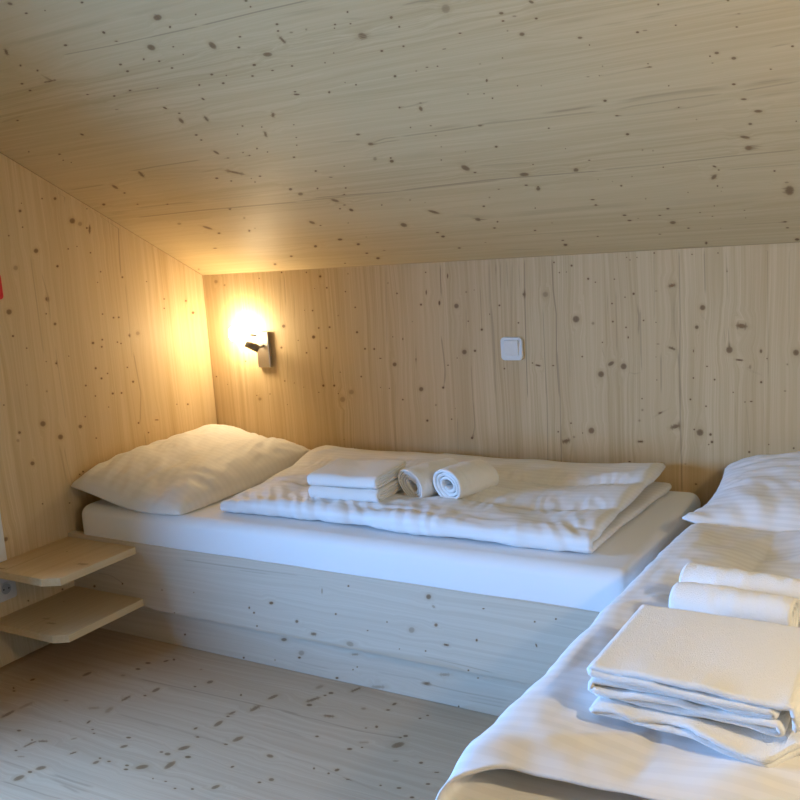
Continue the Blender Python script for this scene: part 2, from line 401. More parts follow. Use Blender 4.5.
1.6395 0.4708 0.0071 -0.0013 -0.0022 -0.0055 0.95
1.6662 0.445 0.0071 -0.0013 -0.0047 -0.0126 0.8
1.8041 0.7368 0.0037 -0.0008 -0.0016 -0.0044 0.95
1.8131 0.6348 0.0019 -0.0004 -0.0012 -0.0035 0.95
1.508 0.8172 0.004 -0.0009 -0.0017 -0.0033 0.95
1.4499 0.8221 0.0027 -0.0006 -0.0024 -0.0044 0.95
1.7004 0.5762 0.0034 -0.0007 -0.0014 -0.0038 0.95
1.551 0.4635 0.0044 -0.0008 -0.0013 -0.0031 0.95
1.8554 0.5667 0.0045 -0.0009 -0.0012 -0.0037 0.95
1.8491 1.1176 0.0026 -0.0007 -0.0016 -0.0039 0.47
1.5031 0.4212 0.0038 -0.0007 -0.0032 -0.0073 0.47
1.4988 0.7699 0.004 -0.0009 -0.0013 -0.0025 0.95
1.4883 0.7158 0.0028 -0.0006 -0.0024 -0.0047 0.47
1.5435 0.6775 0.0027 -0.0006 -0.0023 -0.0048 0.47
1.9639 0.9179 0.0049 -0.0013 -0.0009 -0.0027 0.47
1.9892 0.9152 0.0016 -0.0004 -0.0008 -0.0027 0.95
1.8493 0.9118 0.0023 -0.0006 -0.0014 -0.0037 0.47
1.5837 1.0406 0.003 -0.0008 -0.0024 -0.0044 0.47
2.1684 1.1098 0.0027 -0.0008 -0.001 -0.0043 0.95
2.2956 1.084 0.0039 -0.0012 -0.0006 -0.0035 0.95
2.1865 1.0394 0.0028 -0.0008 -0.0007 -0.003 0.95
2.1084 1.0388 0.0048 -0.0014 -0.0012 -0.0047 0.95
2.1243 1.0401 0.0067 -0.0019 -0.0008 -0.0031 0.47
2.2464 0.9297 0.0067 -0.0018 -0.0012 -0.0066 0.8
2.2759 0.9033 0.0072 -0.0019 -0.0013 -0.0076 0.8
2.2313 0.9225 0.0024 -0.0007 -0.0008 -0.0042 0.95
2.2319 0.8983 0.0029 -0.0008 -0.0004 -0.0019 0.95
2.3912 0.9128 0.0041 -0.0011 -0.0005 -0.0049 0.95
2.3412 0.8467 0.0029 -0.0008 -0.0005 -0.0035 0.95
2.2981 1.0018 0.0036 -0.001 -0.0005 -0.0031 0.95
2.3082 1.0403 0.004 -0.0012 -0.0005 -0.0029 0.47
2.1264 0.8408 0.0021 -0.0005 -0.0009 -0.0037 0.95
1.9735 0.8185 0.0061 -0.0015 -0.0021 -0.0069 0.95
2.1029 0.9183 0.0071 -0.0019 -0.0007 -0.0026 0.95
2.1027 0.9303 0.0025 -0.0007 -0.0007 -0.0026 0.95
2.0063 0.9468 0.0021 -0.0006 -0.001 -0.0035 0.47
2.2606 0.8121 0.006 -0.0015 -0.0009 -0.0055 0.95
2.2717 0.7507 0.0092 -0.0023 -0.0009 -0.0058 0.8
2.2945 0.6962 0.0104 -0.0025 -0.001 -0.007 0.8
2.2699 0.648 0.0064 -0.0015 -0.0011 -0.0074 0.8
2.2498 0.5936 0.0125 -0.0066 -0.0017 -0.0075 0.8
2.2506 0.5435 0.0106 -0.0023 -0.0019 -0.0127 0.8
1.9852 0.6672 0.0065 -0.0015 -0.0021 -0.0077 0.95
1.983 0.7517 0.0069 -0.0016 -0.0012 -0.0041 0.95
2.1288 0.752 0.0027 -0.0007 -0.0009 -0.004 0.95
2.1571 0.694 0.0022 -0.0005 -0.0008 -0.0042 0.47
1.8994 0.4186 0.0046 -0.0009 -0.0019 -0.0068 0.95
2.1567 0.4722 0.0058 -0.0064 -0.0021 -0.0056 0.95
2.1456 0.4195 0.0099 0.0117 0.0019 -0.0096 0.8
2.1455 0.3706 0.0031 -0.0006 -0.0012 -0.0067 0.95
2.2936 0.4214 0.004 -0.0008 -0.0008 -0.0062 0.95
2.3163 0.3139 0.013 -0.0024 -0.0034 -0.0298 0.8
2.3148 0.3574 0.007 -0.0013 -0.0008 -0.0065 0.47
2.0018 0.5877 0.003 -0.0007 -0.0015 -0.0059 0.47
2.0262 0.5788 0.0024 -0.0005 -0.0012 -0.0047 0.47
2.0318 0.4937 0.0025 -0.0005 -0.0012 -0.005 0.95
2.368 0.6368 0.0021 -0.0005 -0.0005 -0.0041 0.95
2.0643 0.3493 0.0019 -0.0004 -0.0009 -0.0041 0.95
1.941 0.4623 0.0026 -0.0005 -0.0014 -0.0052 0.47
2.1564 0.3603 0.0019 -0.0003 -0.0007 -0.004 0.47
2.1497 0.3406 0.0019 -0.0003 -0.0007 -0.0041 0.47
2.1636 0.4527 0.0036 -0.0007 -0.0009 -0.005 0.95
0.5697 0.5057 0.0049 -0.0008 -0.0067 -0.0081 0.95
0.3697 0.3921 0.0134 -0.0164 -0.0091 -0.0084 0.8
0.3842 0.3445 0.0075 -0.0011 -0.0063 -0.0074 0.95
0.5771 0.4367 0.0049 -0.0008 -0.0068 -0.0085 0.47
0.526 0.344 0.0051 -0.0008 -0.0072 -0.0091 0.95
0.5636 0.3585 0.0051 -0.0008 -0.0042 -0.0054 0.47
0.2747 0.4394 0.0097 -0.0015 -0.0082 -0.0089 0.47
0.2679 0.2308 0.0102 -0.0014 -0.0038 -0.0045 0.95
0.5534 0.1218 0.0075 -0.0009 -0.006 -0.0083 0.95
0.4318 0.0625 0.0079 -0.0009 -0.0082 -0.0109 0.95
0.0795 0.624 0.0086 -0.0015 -0.0087 -0.0081 0.95
0.2245 0.6006 0.0063 -0.0011 -0.0048 -0.0048 0.95
0.3481 0.5791 0.0041 -0.0007 -0.0061 -0.0064 0.95
0.0331 0.0585 0.005 -0.0006 -0.0082 -0.0093 0.47
0.9944 0.4924 0.0116 -0.0109 -0.0071 -0.0086 0.8
0.9786 0.438 0.0053 -0.0009 -0.0041 -0.0064 0.95
1.0094 0.4589 0.0069 -0.0012 -0.003 -0.0047 0.95
1.0131 0.4233 0.0053 -0.0075 -0.0075 -0.0087 0.95
0.8161 0.3641 0.0073 -0.0109 -0.0086 -0.0094 0.8
0.8341 0.3384 0.0057 -0.0009 -0.0035 -0.0052 0.95
0.9485 0.3395 0.0037 -0.0006 -0.0043 -0.0068 0.47
1.1368 0.4368 0.0034 -0.0006 -0.0036 -0.0062 0.95
1.1391 0.2948 0.0097 -0.0091 -0.0102 -0.0145 0.8
1.2859 0.3635 0.0164 -0.0152 -0.006 -0.009 0.8
1.4071 0.2918 0.0094 -0.0057 -0.0061 -0.0111 0.8
1.436 0.2272 0.0073 -0.0011 -0.0029 -0.0068 0.95
1.4634 0.2672 0.004 -0.0006 -0.0035 -0.0082 0.95
1.4626 0.3721 0.0062 -0.0011 -0.0034 -0.0076 0.95
1.2296 0.2252 0.0087 -0.0013 -0.0035 -0.007 0.95
1.2347 0.1942 0.0079 -0.0011 -0.0044 -0.0089 0.95
1.2512 0.1021 0.008 -0.0011 -0.0036 -0.0075 0.95
1.3617 0.1302 0.0051 -0.0007 -0.0018 -0.004 0.47
0.8426 0.2267 0.0107 -0.0015 -0.006 -0.0093 0.95
0.7112 0.1889 0.0081 -0.0011 -0.008 -0.0117 0.95
0.8909 0.1812 0.0077 -0.0011 -0.0059 -0.0095 0.95
0.8815 0.1068 0.0089 -0.0011 -0.0048 -0.008 0.95
0.9627 0.1196 0.0077 -0.001 -0.0034 -0.0059 0.47
0.9023 0.061 0.009 -0.0011 -0.006 -0.0102 0.95
0.7421 0.0356 0.0052 -0.0006 -0.0041 -0.0064 0.95
0.9543 0.2308 0.0047 -0.0007 -0.0024 -0.004 0.47
1.2473 0.4508 0.004 -0.0007 -0.0041 -0.0075 0.47
1.2877 0.4272 0.0024 -0.0004 -0.0024 -0.0045 0.47
1.6702 0.4572 0.0042 -0.0008 -0.0016 -0.0041 0.95
1.7982 0.3549 0.0089 -0.0016 -0.0017 -0.0054 0.95
1.7972 0.3215 0.0058 -0.001 -0.0024 -0.0078 0.95
1.5599 0.191 0.0059 -0.0009 -0.0024 -0.0063 0.95
1.631 0.2325 0.004 -0.0006 -0.0013 -0.0037 0.47
1.6233 0.1097 0.0066 -0.0009 -0.0018 -0.0053 0.95
1.6207 0.0765 0.0078 -0.0011 -0.0033 -0.0095 0.95
1.7412 0.1214 0.0046 -0.0007 -0.0016 -0.0051 0.95
1.6148 0.3338 0.0028 -0.0005 -0.0022 -0.0057 0.95
1.8605 0.2466 0.0085 -0.0014 -0.0019 -0.0069 0.95
1.8659 0.2116 0.0091 -0.0015 -0.0019 -0.0071 0.95
1.894 0.2205 0.0037 -0.0006 -0.0009 -0.0035 0.47
1.8828 0.4459 0.002 -0.0004 -0.0012 -0.004 0.47
1.8478 0.4643 0.002 -0.0004 -0.0012 -0.004 0.47
1.9451 0.3343 0.003 -0.0005 -0.0016 -0.0064 0.47
1.9906 0.2662 0.0066 -0.0011 -0.0016 -0.0067 0.95
1.9589 0.2292 0.0062 -0.001 -0.0011 -0.0046 0.95
1.9849 0.1792 0.0099 -0.0016 -0.0027 -0.0118 0.8
2.0204 0.1367 0.0052 -0.0008 -0.0013 -0.006 0.95
1.9301 0.1096 0.006 -0.0009 -0.0009 -0.0037 0.95
2.0719 0.2282 0.003 -0.0005 -0.0009 -0.0045 0.95
2.1004 0.2001 0.0035 -0.0006 -0.0006 -0.0034 0.95
2.117 0.2616 0.0024 -0.0004 -0.001 -0.0054 0.95
2.1902 0.2221 0.0029 -0.0005 -0.0005 -0.0033 0.95
2.1861 0.1768 0.0024 -0.0004 -0.0009 -0.0057 0.47
2.2842 0.1366 0.0081 -0.0013 -0.0008 -0.0069 0.95
2.286 0.0986 0.0063 -0.001 -0.0007 -0.0059 0.95
2.0506 0.0311 0.0037 -0.0005 -0.0023 -0.0116 0.95
2.3029 0.0202 0.0074 -0.001 -0.0011 -0.0099 0.95
2.1091 0.1232 0.002 -0.0003 -0.0009 -0.0048 0.47''',
'F': '''0.3217 -1.0762 0.0041 0.0169 0.0092 -0.0059 0.8
0.1827 -1.1761 0.0031 0.0077 0.0068 -0.0041 0.95
0.1742 -1.2406 0.0031 0.0013 0.0061 -0.0045 0.95
0.1935 -1.2537 0.005 0.0021 0.0048 -0.0036 0.95
0.6188 -1.0663 0.0031 0.0154 0.009 -0.0062 0.8
0.5713 -1.1436 0.0005 0.0204 0.0068 -0.004 0.8
0.6135 -1.1068 0.0053 0.0023 0.0039 -0.0037 0.95
0.4531 -0.9373 0.0102 0.0042 0.0056 -0.0055 0.95
0.4547 -0.9829 0.0088 0.0037 0.0055 -0.0053 0.95
0.4429 -1.0359 0.0075 0.0031 0.0055 -0.0051 0.47
0.5781 -1.2164 -0.002 0.0183 0.0111 -0.0056 0.4
0.577 -1.2917 -0.001 0.0087 0.0054 -0.0026 0.95
0.6228 -1.3172 0.0044 0.0019 0.0027 -0.0024 0.95
0.6435 -1.3303 0.0043 0.0019 0.0026 -0.0023 0.95
0.7545 -1.3057 0.0075 0.0033 0.0041 -0.0039 0.95
0.778 -1.3445 0.0066 0.0092 0.0063 -0.0046 0.8
0.6123 -1.3739 0.0053 0.0076 0.004 -0.0026 0.47
0.4937 -1.3242 0.0045 0.002 0.0029 -0.0024 0.47
0.4237 -1.4102 0.0067 0.0029 0.0049 -0.0038 0.95
0.3124 -1.3009 0.0031 0.0249 0.0087 -0.0046 0.4
0.3063 -1.3593 0.0003 0.0254 0.0098 -0.0047 0.8
0.5098 -1.4852 0.0048 0.0021 0.0037 -0.0028 0.95
0.518 -1.4461 0.0042 0.0219 0.0042 -0.0022 0.8
0.5403 -1.4205 0.0151 0.0067 0.0046 -0.0036 0.8
0.5049 -1.4292 0.0033 0.0014 0.0037 -0.0029 0.95
0.6717 -1.4274 0.0041 0.0092 0.0039 -0.0023 0.95
0.7688 -1.4338 0.004 0.0085 0.0063 -0.004 0.8
0.7626 -1.4146 0.0041 0.0018 0.0031 -0.0028 0.95
0.798 -1.4156 0.0051 0.0023 0.0031 -0.0028 0.95
0.9015 -1.3979 0.0132 0.0122 0.0086 -0.007 0.8
0.8583 -1.4091 0.0055 0.0025 0.0037 -0.0034 0.95
0.8704 -1.4239 0.0065 0.0029 0.0036 -0.0034 0.95
0.6399 -1.5406 0.0066 0.003 0.0049 -0.0038 0.95
0.6513 -1.5151 0.0095 0.0104 0.0091 -0.0059 0.8
0.6367 -1.5719 0.0051 0.0142 0.0103 -0.0054 0.8
0.4054 -1.2292 0.0083 0.0036 0.0042 -0.0035 0.47
0.5253 -1.2264 0.0185 0.008 0.0059 -0.0052 0.4
0.551 -1.5005 0.0105 0.0047 0.0027 -0.002 0.47
0.9686 -1.425 0.0019 0.0009 0.0027 -0.0027 0.95
0.7416 -0.9584 0.0061 0.0092 0.0084 -0.0074 0.8
0.7183 -1.0006 0.0047 0.002 0.0037 -0.004 0.95
0.8889 -0.9855 0.0034 0.0015 0.0049 -0.0059 0.95
0.6537 -0.9031 0.0049 0.0021 0.003 -0.0033 0.47
0.4996 -0.9024 0.006 0.0074 0.0048 -0.0042 0.95
0.5175 -0.8839 0.0038 0.0016 0.0066 -0.0068 0.95
0.9876 -0.9566 0.007 0.0178 0.0074 -0.0066 0.8
0.9812 -1.0327 0.0042 0.0208 0.0083 -0.0064 0.8
0.9356 -1.081 0.0048 0.0123 0.0055 -0.0045 0.8
0.9378 -1.1009 0.0054 0.0024 0.0031 -0.0035 0.95
0.9393 -1.1436 0.0024 0.0178 0.0092 -0.0062 0.8
0.8966 -1.1905 0.0029 0.0061 0.0045 -0.0035 0.95
1.0463 -1.1852 0.0071 0.0165 0.0083 -0.0066 0.8
1.034 -1.2203 0.0056 0.0025 0.0027 -0.0031 0.95
0.9343 -1.2233 0.0052 0.0023 0.003 -0.0032 0.95
1.1816 -1.2165 0.0112 0.0016 0.0046 -0.0071 0.8
1.1228 -1.2977 0.0034 0.0044 0.0036 -0.0032 0.95
1.2531 -1.3014 0.007 0.0032 0.0049 -0.0063 0.8
1.2329 -1.3238 0.0051 0.0023 0.0028 -0.0034 0.95
1.1438 -1.3856 0.006 0.0107 0.0064 -0.0049 0.8
1.0955 -1.4168 0.0042 0.0019 0.003 -0.0032 0.95
1.0528 -1.4334 0.0038 0.0017 0.0025 -0.0026 0.95
1.0082 -1.4206 0.0038 0.0017 0.002 -0.002 0.95
0.9393 -1.2818 0.0105 0.0142 0.0083 -0.0067 0.8
0.9812 -1.3109 0.0085 0.0038 0.0048 -0.0051 0.95
0.9191 -1.3228 0.0086 0.0038 0.0058 -0.0059 0.8
0.8961 -1.3224 0.0056 0.0025 0.0029 -0.003 0.95
0.964 -1.3598 0.002 0.0204 0.0101 -0.0058 0.8
1.081 -0.85 0.0069 0.0122 0.007 -0.0074 0.4
1.1354 -0.8673 0.0078 0.0033 0.0042 -0.0061 0.95
1.1272 -0.8866 0.005 0.0021 0.0028 -0.004 0.95
1.1088 -0.9218 0.0123 0.0213 0.0059 -0.0061 0.8
1.1179 -0.9525 0.0087 0.0037 0.0049 -0.0067 0.95
1.2074 -0.9817 0.0175 0.0044 0.0035 -0.0056 0.8
1.1935 -0.8199 0.0079 0.0185 0.005 -0.0053 0.8
1.3442 -0.849 0.0036 0.0076 0.0045 -0.005 0.95
1.3449 -0.8859 0.0063 0.0027 0.0023 -0.0039 0.95
1.276 -0.907 0.0069 0.003 0.0037 -0.0058 0.47
1.3633 -0.9774 0.0041 0.0018 0.0039 -0.0063 0.95
1.3397 -0.9946 0.0036 0.0016 0.0017 -0.0027 0.95
1.4605 -0.9864 0.0069 0.003 0.003 -0.0053 0.95
1.4522 -0.9988 0.0035 0.0015 0.002 -0.0035 0.95
1.4644 -1.0334 0.0123 0.0154 0.0084 -0.0106 0.8
1.3744 -1.0592 0.0133 0.0059 0.0027 -0.0042 0.4
1.3567 -1.1022 0.0073 0.0032 0.0032 -0.0049 0.95
1.2397 -1.0856 0.0051 0.0022 0.003 -0.0042 0.95
1.3814 -1.1975 0.0045 0.0056 0.0043 -0.0047 0.95
1.323 -1.2159 0.0028 0.0013 0.0032 -0.0045 0.95
1.3703 -1.2189 0.0033 0.0015 0.0025 -0.0037 0.95
1.4301 -1.2206 0.005 0.0023 0.0014 -0.0022 0.95
1.5179 -1.2087 0.0031 0.0014 0.0018 -0.0029 0.95
1.5646 -1.1993 0.0062 0.0028 0.0021 -0.0036 0.95
1.5607 -1.0818 0.0056 0.0025 0.0026 -0.0047 0.95
1.621 -1.1556 0.0058 0.0026 0.002 -0.0037 0.95
1.617 -1.1032 0.0059 0.0027 0.0012 -0.0023 0.95
1.6124 -1.2194 0.0057 0.0026 0.0024 -0.0042 0.95
1.4971 -1.1013 0.0075 0.0034 0.0019 -0.0032 0.47
1.4514 -0.8903 0.0041 0.0018 0.0021 -0.0038 0.95
1.463 -0.8675 0.0041 0.0018 0.0021 -0.0038 0.95
1.3828 -1.0822 0.0034 0.0015 0.0021 -0.0033 0.95''',
'D': '''1.2014 0.3295 0.005 0.0007 -0.0004 -0.0043 0.95
1.4679 0.3349 0.0095 0.0014 -0.0006 -0.0088 0.8
1.4818 0.3084 0.0064 -0.0043 -0.0039 -0.0046 0.4
1.4858 0.2551 0.0082 0.0013 -0.0005 -0.0077 0.8
1.4059 0.2272 0.0111 0.0018 -0.0008 -0.0103 0.4
1.447 0.1715 0.0039 0.0007 -0.0003 -0.0036 0.95
1.361 0.1623 0.0027 0.0005 -0.0002 -0.0025 0.95
1.3257 0.2383 0.0034 0.0005 -0.0002 -0.0031 0.95
1.2567 0.2008 0.0042 0.0007 -0.0002 -0.0025 0.95
1.148 0.2349 0.0051 0.0008 -0.0004 -0.0045 0.95
0.9996 0.188 0.0092 0.0015 -0.0008 -0.0079 0.8
1.0595 0.1572 0.0128 0.0021 -0.0006 -0.0059 0.8
1.1906 0.1478 0.0144 -0.0022 -0.0042 -0.009 0.4
1.1045 0.3005 0.0029 0.0004 -0.001 -0.0102 0.47
1.6344 0.3254 0.0053 0.0008 -0.0001 -0.0026 0.95
1.609 0.2315 0.0048 0.0008 -0.0003 -0.0059 0.95
1.7802 0.3118 0.0038 0.0006 -0.0002 -0.0037 0.95
1.8388 0.3285 0.0037 0.0006 -0.0001 -0.0037 0.95
1.5145 0.2014 0.0096 0.0001 -0.0008 -0.0034 0.95
1.7817 0.2468 0.003 0.0016 0.0023 -0.0066 0.95
1.5785 0.1384 0.0042 0.0008 -0.0002 -0.004 0.95
0.9061 0.2334 0.0099 0.0015 -0.0007 -0.0058 0.95
0.8151 0.2041 0.0052 0.0008 -0.0007 -0.0059 0.95
0.8326 0.1902 0.0061 0.0009 -0.0006 -0.0051 0.95
0.8396 0.1471 0.0051 0.0008 -0.0005 -0.0043 0.95
0.4854 0.1357 0.0046 0.0007 -0.0005 -0.0036 0.95
0.4392 0.2102 0.0059 0.0008 -0.0007 -0.0045 0.47
0.5835 0.2219 0.0045 0.0006 -0.0005 -0.0035 0.47
0.1059 0.1775 0.0092 0.0013 -0.0012 -0.0067 0.95
0.2512 0.2066 0.0063 0.0009 -0.0008 -0.0047 0.95''',
'P': '''0.9809 0.0679 0.0133 0.0024 -0.001 -0.0095 0.4
0.9714 0.0508 0.0087 0.0016 -0.0006 -0.0054 0.95
1.1714 0.0488 0.0029 0.0006 -0.0004 -0.0039 0.95
1.1875 0.0602 0.0036 0.0007 -0.0003 -0.0033 0.95
1.1095 0.0096 0.009 0.0018 -0.0005 -0.0053 0.95
1.2568 0.0097 0.0297 0.006 -0.0005 -0.0058 0.4
1.4246 0.0539 0.0139 0.0028 -0.0004 -0.0056 0.8
1.1831 0.0997 0.0145 0.0026 -0.0003 -0.0039 0.47
0.9166 0.1012 0.0136 0.0023 -0.0007 -0.0068 0.8
1.5905 0.1035 0.0042 0.0008 -0.0002 -0.0027 0.95
1.6872 0.121 0.0053 0.001 -0.0002 -0.0033 0.47
1.4859 0.0933 0.0203 0.0039 -0.0003 -0.0048 0.4
1.5245 0.0042 0.0036 0.0008 -0.0003 -0.0055 0.95
0.4898 0.0466 0.007 0.0012 -0.0008 -0.0055 0.95
0.7421 0.0085 0.0064 0.0012 -0.0006 -0.0053 0.95
0.8724 0.0246 0.0051 0.0009 -0.0005 -0.0043 0.47''',
}
